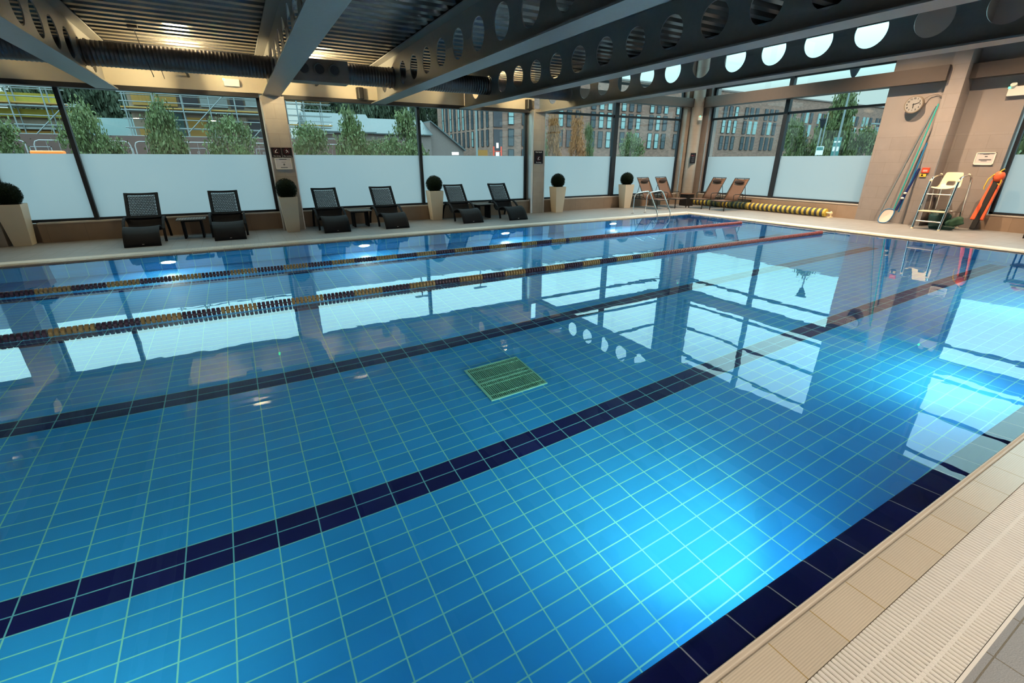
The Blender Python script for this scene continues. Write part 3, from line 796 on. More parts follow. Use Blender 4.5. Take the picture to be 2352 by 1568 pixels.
# framed notice on the end wall
t = thing('framed_notice', 'pale framed notice on the end wall above the lifeguard seat', 'notice', (15.349, 4.55, 1.585), R(-90))
m = MB()
for a in ((-.175, .175, .12, .135), (-.175, .175, -.135, -.115), (-.175, -.158, -.135, .135), (.158, .175, -.135, .135)): m.box(a[0], a[1], -.025, 0, a[2], a[3])
m.build('frame', 'white_plastic', t, recalc=False); MB().box(-.16, .16, -.014, -.002, -.118, .122).build('paper', 'paper', t)
m = MB().box(-.12, .13, -.0155, -.014, .098, .110); m.box(-.05, .06, -.0155, -.014, .088, .100); m.box(-.012, .04, -.0155, -.014, .035, .06)
m.box(-.10, .12, -.0155, -.014, -.035, -.012); m.box(-.06, .05, -.0155, -.014, -.055, -.042); m.build('print', 'sign_grey', t, recalc=False)
# call point
t = thing('alarm_call_point', 'small red alarm call point on the end wall pillar', 'alarm', (14.899, 5.44, 1.30), R(-90))
MB().box(-.075, .075, -.035, 0, -.04, .08).build('casing', 'red', t, bevel=.006)
m = MB(); m.box(-.045, .045, -.0365, -.035, .02, .03); m.box(-.045, .045, -.0365, -.035, -.005, .005); m.build('print', 'sign_white', t, recalc=False)
MB().box(-.09, .04, -.02, 0, -.13, -.06).build('label_plate', 'yellow', t); MB().box(-.06, -.02, -.022, -.02, -.115, -.075).build('symbol', 'sign_dark', t)

# clock
t = thing('wall_clock', 'round wall clock with black numerals on the end wall', 'clock', (14.90, 6.09, 2.83), R(-90))
m = MB(); m.tube([(0, -.035, 0), (0, .035, 0)], .195, 48); m.build('rim', 'wall_clock_rim', t)
MB().disc((0, -.0365, 0), .172, (0, -1, 0), 48).build('dial', 'clock_dial', t, recalc=False)
MB().box(-.03, .03, .035, .098, -.03, .03).build('bracket', 'ductbox', t)
for i in range(1, 13):
    a = PI/2-i*PI/6
    text('numeral', str(i), .052, (.135*math.cos(a), -.0372, .135*math.sin(a)), FACE_S, 'black', t, bold=.002)
def hand(name, ang, ln, w):
    c, s_ = math.cos(ang), math.sin(ang)
    MB().tube([(-c*.02, -.042, -s_*.02), (c*ln, -.042, s_*ln)], w, 6).build(name, 'black', t, recalc=False)
hand('hour_hand', R(-85), .085, .008); hand('minute_hand', R(17), .12, .006)
MB().tube([(.16, .0, .1), (.24, .06, .17), (.38, .07, .20), (.50, .06, .12), (.56, .05, .06)], .008, 6).build('power_cord', 'ductbox', t)

# ------------------------------------------------------------------ planters with topiary balls
def topiary():
    t = thing('potted_topiary', 'x', 'potted plant', (0, 0, 0), 0, 'clipped box balls in tall cream planters')
    b, tp, h = .135, .195, .775
    m = MB(); vs = [(-b, -b, 0), (b, -b, 0), (b, b, 0), (-b, b, 0), (-tp, -tp, h), (tp, -tp, h), (tp, tp, h), (-tp, tp, h)]
    i_ = tp-.02
    vs += [(-i_, -i_, h), (i_, -i_, h), (i_, i_, h), (-i_, i_, h), (-i_, -i_, h-.05), (i_, -i_, h-.05), (i_, i_, h-.05), (-i_, i_, h-.05)]
    fs = [(0, 3, 2, 1)]+[(k, (k+1) % 4, 4+(k+1) % 4, 4+k) for k in range(4)]+[(4+k, 4+(k+1) % 4, 8+(k+1) % 4, 8+k) for k in range(4)]+[(8+k, 8+(k+1) % 4, 12+(k+1) % 4, 12+k) for k in range(4)]
    m.add(vs, fs); m.build('planter', 'planter', t, bevel=.006)
    MB().box(-.18, .18, -.18, .18, h-.06, h-.03).build('soil', 'soil', t)
    m = MB(); c = Vector((0, 0, .945)); rr = .215
    m.sphere(c, rr*.93, 24, 16)
    rnd = random.Random(3)
    for i in range(3200):
        z = rnd.uniform(-1, 1); ph = rnd.uniform(0, 2*PI); q = math.sqrt(1-z*z)
        n = Vector((q*math.cos(ph), q*math.sin(ph), z)); p = c+n*rr*rnd.uniform(.90, 1.06)
        if p.z < h-.005: p.z = h-.005
        a = n.orthogonal().normalized(); b_ = n.cross(a); th = rnd.uniform(0, 2*PI)
        d1 = (a*math.cos(th)+b_*math.sin(th)+n*rnd.uniform(.1, 1.1)).normalized()*rnd.uniform(.014, .024); d2 = d1.cross(n).normalized()*.006
        m.add([p-d1, p+d2, p+d1, p-d2], [(0, 1, 2, 3)])
    m.build('foliage', 'boxleaf', t, recalc=False)
    return t
top = topiary()
spots = [(-3.845, 12.60, 'clipped box ball in a tall cream planter at the left edge'), (.94, 12.06, 'clipped box ball in a cream planter before the two-sign pillar'),
         (4.68, 12.55, 'clipped box ball in a cream planter between the second and third lounger pairs'), (8.80, 12.55, 'clipped box ball in a cream planter right of the narrow-sign pillar'),
         (11.69, 12.55, 'clipped box ball in a cream planter left of the brown loungers')]
for i, (x, y, lab) in enumerate(spots):
    if i == 0: top.location = (x, y, 0); top['label'] = lab
    else: dup(top, (x, y, 0), R(random.uniform(-3, 3)), lab)

# ------------------------------------------------------------------ black wicker loungers
def wicker_lounger():
    t = thing('sun_lounger', 'x', 'sun lounger', (0, 0, 0), 0, 'black wicker loungers')
    W = .29
    pr = [(0, .01), (.03, .07), (.08, .15), (.15, .235), (.23, .30), (.32, .338), (.41, .35), (.50, .338), (.60, .305), (.70, .265), (.78, .245), (.86, .255), (.92, .30), (.965, .37), (1.0, .45)]
    def surf(m, pts, w, th, nu=8, sag=.02):
        nv = len(pts); vs = []
        for side in (0, 1):
            for i, (y, z) in enumerate(pts):
                a = pts[max(i-1, 0)]; b = pts[min(i+1, nv-1)]; tx, tz = b[0]-a[0], b[1]-a[1]; l = math.hypot(tx, tz); ny, nz = -tz/l, tx/l
                for k in range(nu+1):
                    u = -1+2*k/nu; d = -sag*(1-u*u)-(th if side else 0)
                    vs.append((u*w, y+ny*d, z+nz*d))
        n1 = nu+1; o = nv*n1; fs = []
        for i in range(nv-1):
            for k in range(nu):
                fs.append((i*n1+k, i*n1+k+1, (i+1)*n1+k+1, (i+1)*n1+k)); fs.append((o+i*n1+k, o+(i+1)*n1+k, o+(i+1)*n1+k+1, o+i*n1+k+1))
            fs.append((i*n1, (i+1)*n1, o+(i+1)*n1, o+i*n1)); fs.append((i*n1+nu, o+i*n1+nu, o+(i+1)*n1+nu, (i+1)*n1+nu))
        for i in (0, nv-1):
            for k in range(nu): fs.append((i*n1+k, o+i*n1+k, o+i*n1+k+1, i*n1+k+1))
        m.add(vs, fs, 0, True)
    m = MB(); surf(m, pr, W, .03); 
    m.build('seat', 'wicker', t)
    # open-work back: border frame and ring weave
    b0_, b1_ = Vector((0, 1.0, .45)), Vector((0, 1.36, .915)); dv = (b1_-b0_); Ln = dv.length; dv.normalize(); nn = Vector((0, -dv.z, dv.y))
    def P(u, v, d=0.):
        return Vector((u, 0, 0))+b0_+dv*v+nn*(d-.018*(1-(u/W)**2))
    m = MB()
    for s in (-1, 1):
        m.sweep([P(s*(W-.022), v) for v in (0, Ln*.33, Ln*.66, Ln)], .044, .03, (1, 0, 0))
    for v, w in ((.02, .05), (Ln-.018, .036)):
        m.sweep([P(u*W, v) for u in (-1, -.66, -.33, 0, .33, .66, 1)], w, .03, dv)
    m.build('back_frame', 'wicker', t)
    m = MB(); p = .046; r1 = .0085; r2 = .0165; sg = 12
    ncol = int((2*W-.10)/p); ph = p*.866; nrow = int((Ln-.08)/ph)
    for j in range(nrow):
        for i in range(ncol):
            u = -W+.055+p*(i+.5)+(p/4 if j % 2 else -p/4); v = .05+ph*(j+.5)
            hx = []
            for k in range(sg):
                th = 2*PI*k/sg+PI/6
                # hexagon radius
                a = ((th-PI/6) % (PI/3))-PI/6; hr = (p/2)/math.cos(a)
                hx.append((hr*math.cos(th), hr*math.sin(th)))
            ci = [(r2*math.cos(2*PI*k/sg+PI/6), r2*math.sin(2*PI*k/sg+PI/6)) for k in range(sg)]
            dd = [(r1*math.cos(2*PI*k/sg+PI/6), r1*math.sin(2*PI*k/sg+PI/6)) for k in range(sg)]
            vs = [P(u+a, v+b) for a, b in hx]+[P(u+a, v+b) for a, b in ci]+[P(u+a, v+b) for a, b in dd]
            fs = [(k, (k+1) % sg, sg+(k+1) % sg, sg+k) for k in range(sg)]+[tuple(range(2*sg, 3*sg))]
            fs += [(sg+k, sg+k+1, 2*sg+k+1, 2*sg+k) for k in (1, 7)]
            m.add(vs, fs)
    for s in (-1, 1):
        m.sweep([P(s*(W-.052), v) for v in (0.04, Ln-.03)], .022, .006, (1, 0, 0))
    wo = m.build('back_weave', 'wicker', t, recalc=False)
    so = wo.modifiers.new('thick', 'SOLIDIFY'); so.thickness = .006
    for s in (-1, 1):
        x = s*(W+.035)
        pts = [(1.44, 0), (1.40, .12), (1.33, .25), (1.24, .36), (1.13, .43), (1.02, .455), (.90, .445), (.79, .405), (.68, .335), (.60, .255), (.545, .16), (.515, .08), (.50, .012)]
        MB().sweep([(x, a, b) for a, b in pts], .045, .03, (1, 0, 0)).build('arm', 'wicker', t)
        MB().cyl((x, .50, 0), (x, .50, .014), .018, 12).build('foot_cap', 'chrome_dull', t)
    m = MB()
    for y, z in ((.60, .255), (1.12, .40)): m.tube([(-W-.03, y, z), (W+.03, y, z)], .012, 8)
    m.build('cross_bar', 'wicker', t)
    MB().box(-.012, .022, .012, .018, .045, .058, M4=Matrix.Rotation(R(-20), 4, 'X')).build('maker_tag', 'chrome_dull', t)
    return t
wl = wicker_lounger()
LS = [(-1.80, 11.2, 'black woven lounger farthest left in the row by the windows'), (-.33, 11.29, 'black woven lounger just left of the pillar with two square signs'),
      (1.815, 11.29, 'black woven lounger just right of the pillar with two square signs'), (3.215, 11.28, 'black woven lounger just left of the middle planter'),
      (5.265, 11.30, 'black woven lounger just right of the middle planter'), (6.645, 11.29, 'black woven lounger just left of the narrow-sign pillar')]
for i, (x, y, lab) in enumerate(LS):
    if i == 0: wl.location = (x, y, 0); wl['label'] = lab
    else: dup(wl, (x, y, 0), 0, lab)

# wicker side tables
def side_table():
    t = thing('side_table', 'x', 'side table', (0, 0, 0), 0, 'low black wicker tables between loungers')
    m = MB(); m.box(-.25, .25, -.22, .22, .372, .38)
    for i in range(11): m.tube([(-.25+i*.05, -.22, .386), (-.25+i*.05, .22, .386)], .014, 6)
    for i in range(10): m.tube([(-.25, -.22+i*.0489, .388), (.25, -.22+i*.0489, .388)], .012, 6)
    m.build('table_top', 'wicker_top', t, recalc=False)
    for s in (-1, 1): MB().box(s*.165-.018, s*.165+.018, -.17, .17, 0, .372).build('leg_panel', 'wicker', t, bevel=.006)
    MB().box(-.16, .16, -.012, .012, .33, .37).build('apron', 'wicker', t)
    return t
stb = side_table()
for i, (x, y, lab) in enumerate(((-1.0, 12.12, 'low black wicker table between the two leftmost loungers'), (2.53, 12.2, 'low black wicker table between the pillar lounger and the middle planter'), (6.0, 12.28, 'low black wicker table between the two rightmost black loungers'))):
    if i == 0: stb.location = (x, y, 0); stb['label'] = lab
    else: dup(stb, (x, y, 0), 0, lab)

# ------------------------------------------------------------------ brown sling loungers
def sling_lounger():
    t = thing('sling_lounger', 'x', 'sun lounger', (0, 0, 0), 0, 'brown sling loungers in the corner')
    W = .27
    m = MB()
    for s in (-1, 1):
        m.tube([(s*W, 0, .30), (s*W, 1.36, .30)], .014, 8)
    m.tube([(-W, 0, .30), (W, 0, .30)], .014, 8); m.tube([(-W, 1.36, .30), (W, 1.36, .30)], .014, 8)
    m.build('frame', 'dark_metal', t)
    for s in (-1, 1):
        MB().tube([(s*W, .02, .30), (s*W, .0, 0)], .016, 8).build('leg', 'dark_metal', t)
        MB().tube([(s*W, 1.345, .30), (s*W, 1.35, 0)], .016, 8).build('leg', 'dark_metal', t)
        MB().tube([(s*(W+.02), .38, .30), (s*(W+.03), .36, .49), (s*(W+.03), .40, .51), (s*(W+.03), .80, .51), (s*(W+.02), .84, .49), (s*(W+.02), .86, .30)], .011, 8).build('arm', 'dark_metal', t)
    m = MB(); n = 8; pts = [(-.01, .30), (.03, .325), (.3, .318), (.62, .312)]
    def sl(pts, nm):
        m = MB(); vs = []
        for y, z in pts:
            for k in range(n+1):
                u = -1+2*k/n; vs.append((u*(W-.012), y, z-.012*(1-u*u)))
        m.add(vs, [(i*(n+1)+k, i*(n+1)+k+1, (i+1)*(n+1)+k+1, (i+1)*(n+1)+k) for i in range(len(pts)-1) for k in range(n)], 0, True)
        o = m.build(nm, 'brown_sling', t, recalc=False); so = o.modifiers.new('thick', 'SOLIDIFY'); so.thickness = .008
    sl(pts, 'seat'); sl([(.62, .315), (.75, .47), (.92, .74), (1.06, .975)], 'backrest')
    m = MB()
    for s in (-1, 1): m.tube([(s*(W-.008), .62, .31), (s*(W-.008), 1.07, .99)], .011, 8)
    m.tube([(-W+.01, 1.07, .99), (W-.01, 1.07, .99)], .011, 8)
    m.tube([(-W+.01, .92, .74), (-W+.01, 1.05, .30)], .009, 6); m.tube([(W-.01, .92, .74), (W-.01, 1.05, .30)], .009, 6)
    m.build('back_frame', 'dark_metal', t)
    m = MB(); m.sphere((0, .945, .875), .07, 16, 10, sc=(2.65, .42, .95)); pl = m.build('pillow', 'brown_pillow', t)
    m = MB()
    for s in (-1, 1): m.sweep([(s*.13, .96, .93), (s*.13, 1.02, .985), (s*.13, 1.075, 1.0)], .02, .003, (1, 0, 0))
    m.build('strap', 'dark_metal', pl)
    return t
sl_ = sling_lounger()
SL = [(12.43, 11.49, 0, 'brown sling lounger beside the corner planter, behind the pool ladder'), (13.30, 11.49, 0, 'brown sling lounger backing onto the corner window, left of the cube table'),
      (13.62, 11.14, R(-90), 'brown sling lounger with head at the end window, nearer the corner'), (13.62, 10.27, R(-90), 'brown sling lounger with head at the end window, farther from the corner')]
for i, (x, y, rz, lab) in enumerate(SL):
    if i == 0: sl_.location = (x, y, 0); sl_['label'] = lab
    else: dup(sl_, (x, y, 0), rz, lab)
t = thing('cube_table', 'dark brown cube side table in the corner between brown loungers', 'side table', (14.22, 12.05, 0))
MB().box(-.17, .17, -.17, .17, 0, .40).build('body', 'dark_metal', t, bevel=.008)
MB().box(-.20, .20, -.20, .20, .40, .425).build('table_top', 'brown_sling', t, bevel=.005)

# striped foam tube
t = thing('striped_foam_tube', 'long yellow and black striped foam tube along the end wall', 'foam tube', (14.80, 7.45, .125))
secs = [(0., 2.62, 'foam_yellow', 'foam_dark'), (2.62, 3.42, 'foam_olive', 'foam_green'), (3.42, 3.72, 'foam_yellow', 'foam_dark'), (3.72, 4.32, 'foam_olive', 'foam_green'), (4.32, 4.85, 'foam_yellow', 'foam_dark')]
secs = [(0., 2.50, 'foam_yellow', 'foam_dark'), (2.50, 3.25, 'foam_olive', 'foam_green'), (3.25, 3.60, 'foam_yellow', 'foam_dark'), (3.60, 4.0, 'foam_olive', 'foam_green'), (4.0, 4.85, 'foam_yellow', 'foam_dark')]
for a, b, c1, c2 in secs:
    n = max(2, int(round((b-a)/.075))); st = (b-a)/n; m = MB()
    for i in range(n):
        r = .112
        y0 = a+i*st; pts = [(0, y0+.001, 0), (0, y0+.012, 0), (0, y0+st-.012, 0), (0, y0+st-.001, 0)]
        m.tube(pts, r, 24, i % 2, rad=[r-.012, r, r, r-.012])
    m.build('striped_section', [c1, c2], t, recalc=False)
m = MB(); m.tube([(0, -.16, 0), (0, 0, 0)], .028, 12); m.tube([(0, -.14, 0), (0, -.12, 0)], .055, 14); m.build('end_peg', 'cream_plastic', t)
m = MB(); m.box(-.09, .09, -.15, -.10, -.125, -.10); m.box(-.012, .012, -.15, -.12, -.12, 0); m.build('foot', 'cream_plastic', t)

# ------------------------------------------------------------------ poles and net leaning on the pillar
def pole(name, a, b, r, m_, lab):
    o = MB().tube([a, b], r, 10).build(name, m_, recalc=False); return tag(o, lab, 'pole', 'poles leaning on the end wall pillar')
pole('leaning_pole', (14.72, 5.80, .35), (14.88, 5.59, 2.80), .016, 'teal_pole', 'long teal pole leaning on the end wall pillar, upper of the bundle')
pole('leaning_pole', (14.80, 5.71, .30), (14.885, 5.585, 1.95), .018, 'blue_pole', 'bright blue pole leaning on the pillar below the teal pole')
t = thing('navy_pole', 'dark navy pole with pale clips leaning against the pillar', 'pole', (0, 0, 0), 0, 'poles leaning on the end wall pillar')
MB().tube([(14.76, 5.76, .34), (14.90, 5.585, 1.36)], .030, 12).build('shaft', 'navy_pole', t, recalc=False)
for f in (.30, .42):
    p = Vector((14.74, 5.76, .34)).lerp(Vector((14.87, 5.585, 1.36)), f); MB().sphere(p, .038, 12, 8, sc=(1, 1, .7)).build('clip', 'white_plastic', t, recalc=False)
t = thing('pool_net', 'grey pole with white oval leaf net resting on the floor', 'pool net', (0, 0, 0))
MB().tube([(14.68, 6.06, .26), (14.86, 5.62, 2.75)], .014, 10).build('pole', 'chrome_dull', t, recalc=False)
n = 36; e = []
for k in range(n):
    th = 2*PI*k/n; c, s_ = math.cos(th), math.sin(th)
    u = .145*math.copysign(abs(c)**.7, c); v = .175*math.copysign(abs(s_)**.75, s_)
    e.append(Vector((14.66+.10*(v/.36), 5.90-u*.95-v*.18, .195+v)))
MB().tube(e, .011, 8, closed=True).build('rim', 'blue_pole', t, recalc=False)
m = MB(); c = sum(e, Vector())/n+Vector((.03, 0, 0)); m.add([c]+e, [(0, 1+k, 1+(k+1) % n) for k in range(n)]); m.build('netting', 'net_white', t, recalc=False)

# ------------------------------------------------------------------ lifeguard seat
t = thing('lifeguard_chair', 'tubular steel lifeguard chair with cream plastic seat and step', 'lifeguard chair', (14.6, 4.83, 0))
def side(y):
    pts = [(-.42, 0), (-.30, .60), (-.22, 1.02), (-.19, 1.11), (-.13, 1.17), (-.02, 1.20), (.26, 1.23), (.40, 1.21), (.49, 1.13), (.53, 1.0), (.58, .45), (.62, 0)]
    return [(a, y, z) for a, z in pts]
for y in (-.25, .27): MB().tube(side(y), .025, 12).build('side_frame', 'chrome', t)
m = MB()
m.tube([(.60, -.25, .38), (.60, .27, .38)], .014, 8); m.tube([(-.385, -.25, .185), (-.385, .27, .185)], .016, 8); m.tube([(-.34, -.25, .42), (.60, -.25, .40)], .013, 8); m.tube([(-.34, .27, .42), (.60, .27, .40)], .013, 8)
m.tube([(-.27, -.25, .80), (-.27, .27, .80)], .012, 8)
m.build('cross_bar', 'chrome_dull', t)
for y in (-.16, .18): MB().tube([(-.14, y, .90), (-.05, y, .43)], .012, 8).build('seat_support', 'chrome_dull', t)
MB().box(-.42, -.16, -.235, .255, .405, .43).build('step', 'cream_plastic', t, bevel=.008)
m = MB()
for y in (-.25, .27):
    for (a, z) in ((-.42, .012), (.62, .012)): m.sphere((a, y, z), .028, 10, 6)
m.build('foot', 'cream_plastic', t, recalc=False)
m = MB()
for y in (-.25, .27):
    for (a, z) in ((-.20, 1.10), (.26, 1.232)): m.sphere((a, y, z), .030, 10, 6)
m.build('joint', 'cream_plastic', t, recalc=False)
# moulded seat shell
pr = [(-.26, .915, .20), (-.22, .935, .215), (-.10, .925, .22), (.05, .915, .22), (.13, .93, .215), (.19, .99, .21), (.22, 1.08, .20), (.245, 1.18, .185), (.26, 1.27, .165), (.262, 1.285, .15)]
m = MB(); nu = 10; vs = []; fs = []
for a, z, w in pr:
    for k in range(nu+1):
        u = -1+2*k/nu; vs.append((a-(.02*u*u if z > .96 else 0), .01+u*w, z+.03*u*u if z < .96 else z))
for i in range(len(pr)-1):
    for k in range(nu):
        if i == 5 and 3 <= k <= 6: continue           # hand slot
        fs.append((i*(nu+1)+k, i*(nu+1)+k+1, (i+1)*(nu+1)+k+1, (i+1)*(nu+1)+k))
m.add(vs, fs, 0, True); so_ = m.build('seat_shell', 'cream_plastic', t, recalc=False); q = so_.modifiers.new('thick', 'SOLIDIFY'); q.thickness = .012
q = so_.modifiers.new('round', 'SUBSURF'); q.levels = 1; q.render_levels = 1

# bags under the chair
def bag(name, c, sc, m_, lab, seed, cat='bag'):
    rnd = random.Random(seed); m = MB(); m.sphere((0, 0, 0), 1, 24, 14)
    vs = []
    for v in m.v:
        x, y, z = v; f = 1+.10*math.sin(3.1*x+seed)+.08*math.sin(4.7*y+seed*2)+.06*math.sin(6*z)
        sgn = lambda q: math.copysign(abs(q)**.72, q)
        vs.append((sgn(x)*sc[0]*f, sgn(y)*sc[1]*f, max(-1, sgn(z)*f)*sc[2]))
    m.v = vs
    o = m.build(name, m_, recalc=False); o.location = c
    return tag(o, lab, cat)
bag('equipment_bag', (14.88, 4.86, .20), (.13, .20, .20), 'green_bag', 'dark green equipment bag standing under the lifeguard chair', 1)
bag('folded_cover', (14.80, 4.52, .17), (.10, .15, .10), 'green_light', 'pale green folded cover slumped on the right of the bag', 2, 'cover').rotation_euler = (R(-28), 0, 0)
bag('rolled_mat', (14.55, 4.68, .052), (.08, .24, .052), 'green_bag', 'low green rolled mat on the floor in front of the bag', 3, 'mat')

# rescue tube leaning by the window
t = thing('rescue_tube', 'orange red rescue tube with black strap leaning beside the end window', 'rescue tube', (15.12, 4.27, 0))
def lean(w, t_, z0, z1, y0, y1, x0, x1, m_, nm, n=8):
    m = MB(); P_ = []
    for i in range(n+1):
        f = i/n; P_.append((x0+(x1-x0)*f, y0+(y1-y0)*f, z0+(z1-z0)*f))
    m.sweep(P_, w, t_, (0, 1, 0)); return m.build(nm, m_, t, bevel=.012)
lean(.085, .07, .24, 1.12, .03, -.06, -.08, .12, 'orange_fabric', 'float_left')
lean(.085, .07, .24, 1.12, -.115, -.155, -.06, .12, 'orange_fabric', 'float_right')
lean(.11, .06, .03, 1.16, -.035, -.11, -.11, .10, 'tube_black', 'strap')
m = MB(); m.sphere((.10, -.115, 1.20), .12, 16, 12, sc=(.75, .85, 1.05)); m.build('wrapped_harness', 'orange_fabric', t, recalc=False)
m = MB(); m.tube([(.06, -.04, 1.26), (.02, .03, 1.15), (.02, .055, .98), (.03, .05, .92)], .012, 8); m.tube([(.07, -.18, 1.18), (.05, -.12, 1.32), (.08, -.17, 1.37)], .014, 8); m.tube([(.0, -.20, 1.14), (-.02, -.21, 1.02), (.0, -.16, 1.05)], .012, 8)
m.build('cord', 'yellow', t)
MB().sphere((.10, -.15, 1.33), .04, 10, 8).build('buckle', 'tube_black', t, recalc=False)

# equipment trolley standing in front of the end window (seen mirrored in the water)
t = thing('float_trolley', 'dark trolley stacked with coloured floats before the right-hand end window', 'trolley', (14.6, 2.85, 0))
m = MB()
for a in (-.2, .2):
    for y in (-.35, .35): m.tube([(a, y, 0), (a, y, .95)], .016, 8)
m.build('frame', 'dark_metal', t)
for z in (.2, .55, .9): MB().box(-.22, .22, -.38, .38, z-.012, z+.012).build('shelf', 'dark_metal', t)
for i, (c, nm) in enumerate((('float_red', 'swim_float'), ('green_bag', 'swim_float'), ('foam_yellow', 'swim_float'), ('orange_fabric', 'swim_float'))):
    o = MB().box(-.14, .14, -.18, .18, -.018, .018).build(nm, c, bevel=.014); o.location = (14.6, 2.98-.02*i, .931+.038*i)
    tag(o, ['red', 'green', 'yellow', 'orange'][i]+' swim float in the stack on the trolley', 'swim float', 'floats stacked on the trolley')
# ------------------------------------------------------------------ outside
ZG = -.30
m = MB(); m.quad((-90, 13.12, ZG), (170, 13.12, ZG), (170, 150, ZG), (-90, 150, ZG)); m.quad((15.85, -60, ZG), (170, -60, ZG), (170, 13.12, ZG), (15.85, 13.12, ZG))
struct(m.build('ground', 'asphalt', recalc=False))

def crown_mesh(shape, n, seed, leaf, r0=.0):
    """leaves scattered in clumps through a unit crown (radius 1, height 1 from z=0)"""
    rnd = random.Random(seed); m = MB(); cl = []
    for i in range(46):
        z = rnd.random(); w = {'cone': (1-z)**.8*.95+.06, 'egg': math.sin(PI*min(1, z*.92+.08))**.6, 'col': .55+.45*math.sin(PI*min(1, z+.1)), 'broad': math.sin(PI*(z*.85+.12))**.5}[shape]
        ph = rnd.uniform(0, 2*PI); rr = w*math.sqrt(rnd.uniform(.15, 1))
        cl.append((rr*math.cos(ph), rr*math.sin(ph), z))
    for i in range(n):
        c = rnd.choice(cl); k = .20
        p = Vector((c[0]+rnd.gauss(0, k*.8), c[1]+rnd.gauss(0, k*.8), max(.0, c[2]+rnd.gauss(0, k*.35))))
        d = Vector((rnd.gauss(0, 1), rnd.gauss(0, 1), rnd.gauss(-.2, .6))).normalized(); e = d.orthogonal().normalized()
        e = (e*math.cos(i)+d.cross(e)*math.sin(i)); l = leaf*rnd.uniform(.6, 1.3)
        m.add([p-d*l, p+e*l*.55, p+d*l, p-e*l*.55], [(0, 1, 2, 3)])
    return m
CR = {}
def crown(shape, mk, n, seed, leaf):
    key = (shape, mk, seed)
    if key not in CR:
        o = crown_mesh(shape, int(n*2.2), seed, leaf*.62).build('crown', mk, recalc=False); CR[key] = o.data; bpy.data.objects.remove(o)
    return CR[key]
def tree(x, y, h, w, lab, shape='egg', mk='leaf', n=2600, seed=1, leaf=.075, zb=.9, cat='tree', group='trees along the road', name='street_tree'):
    t = thing(name, lab, cat, (x, y, ZG), R(seed*47), group)
    o = bpy.data.objects.new('crown', crown(shape, mk, n, seed, leaf)); COL.objects.link(o); o.parent = t
    o.location = (0, 0, zb); o.scale = (w, w, h-ZG-zb)
    m = MB(); m.tube([(0, 0, 0), (.02, 0, (h-ZG)*.5), (0, .02, (h-ZG)*.9)], .07, 8, rad=[.07, .045, .012])
    for k in range(7):
        a = k*2.4; z = zb+(h-ZG-zb)*(.08+.1*k); m.tube([(0, 0, z), (w*.55*math.cos(a), w*.55*math.sin(a), z+.25)], .015, 5, rad=[.022, .006])
    m.build('trunk', 'bark', t, recalc=False)
    return t
tree(-1.83, 20, 3.25, .74, 'young conical green tree centred in the left window bay', 'cone', 'leaf', 3400, 1, .07)
tree(.05, 20, 2.72, .80, 'young round green tree nearest the signed pillar in the left bay', 'broad', 'leaf', 2800, 2, .07)
tree(-3.75, 20, 2.95, .72, 'young green tree behind the mullion of the left bay', 'egg', 'leaf', 2600, 3, .07)
tree(-6.1, 20.5, 2.6, .8, 'young green tree at the far left edge of the glass', 'broad', 'leaf', 2400, 4, .07)
tree(2.65, 20, 2.55, .80, 'young green tree just right of the signed pillar', 'broad', 'leaf', 2600, 5, .07)
tree(4.55, 22, 3.35, .85, 'young loose green tree left of the white lamp post', 'cone', 'leaf', 2800, 6, .08)
tree(5.55, 21.5, 2.4, .75, 'low green tree in front of the gabled house', 'broad', 'leaf', 2200, 7, .07)
tree(7.05, 22, 3.25, .92, 'young green tree left of the second window mullion', 'egg', 'leaf', 3000, 8, .08)
for x, h, w, mk, sd, lab in ((16.35, 3.3, .40, 'leaf', 9, 'grey green columnar tree beside the narrow-sign pillar'), (17.1, 3.9, .48, 'leaf_orange', 10, 'orange columnar tree left in the tall corner bay'), (18.85, 3.8, .55, 'leaf_orange', 11, 'orange columnar tree right in the tall corner bay'), (19.75, 3.3, .45, 'leaf', 12, 'green columnar tree beside the orange pair')):
    tree(x, 25, h, w, lab, 'col', mk, 2400, sd, .07, .3)
tree(23.4, 25, 3.0, .9, 'bushy green shrub right of the corner bay mullion', 'broad', 'leaf', 2200, 13, .08, .2)
tree(30, 26.0, 3.6, .8, 'green tree by the corner at the right of the corner bay', 'egg', 'leaf', 2200, 14, .08, .3)
tree(30, 15.5, 4.55, .95, 'tall green tree beside the lamp post in the end window', 'egg', 'leaf', 4200, 15, .09, .6)
tree(30, 17.8, 3.7, .72, 'dense green tree just right of the end window mullion', 'col', 'leaf', 3200, 16, .08, .3)
tree(30.5, 16.75, 2.55, .75, 'low grey green shrub between two trees in the end window', 'broad', 'leaf', 2000, 17, .08, .1)
tree(30.5, 14.2, 2.9, .85, 'grey green shrub at the right of the end window', 'broad', 'leaf', 2600, 18, .08, .1)
tree(24, 5.6, 2.7, 1.3, 'green shrub outside the right-hand end window', 'broad', 'leaf', 2600, 19, .09, .0)
tree(24, 2.5, 2.6, 1.4, 'second green shrub outside the right-hand end window', 'broad', 'leaf', 2600, 20, .09, .0)
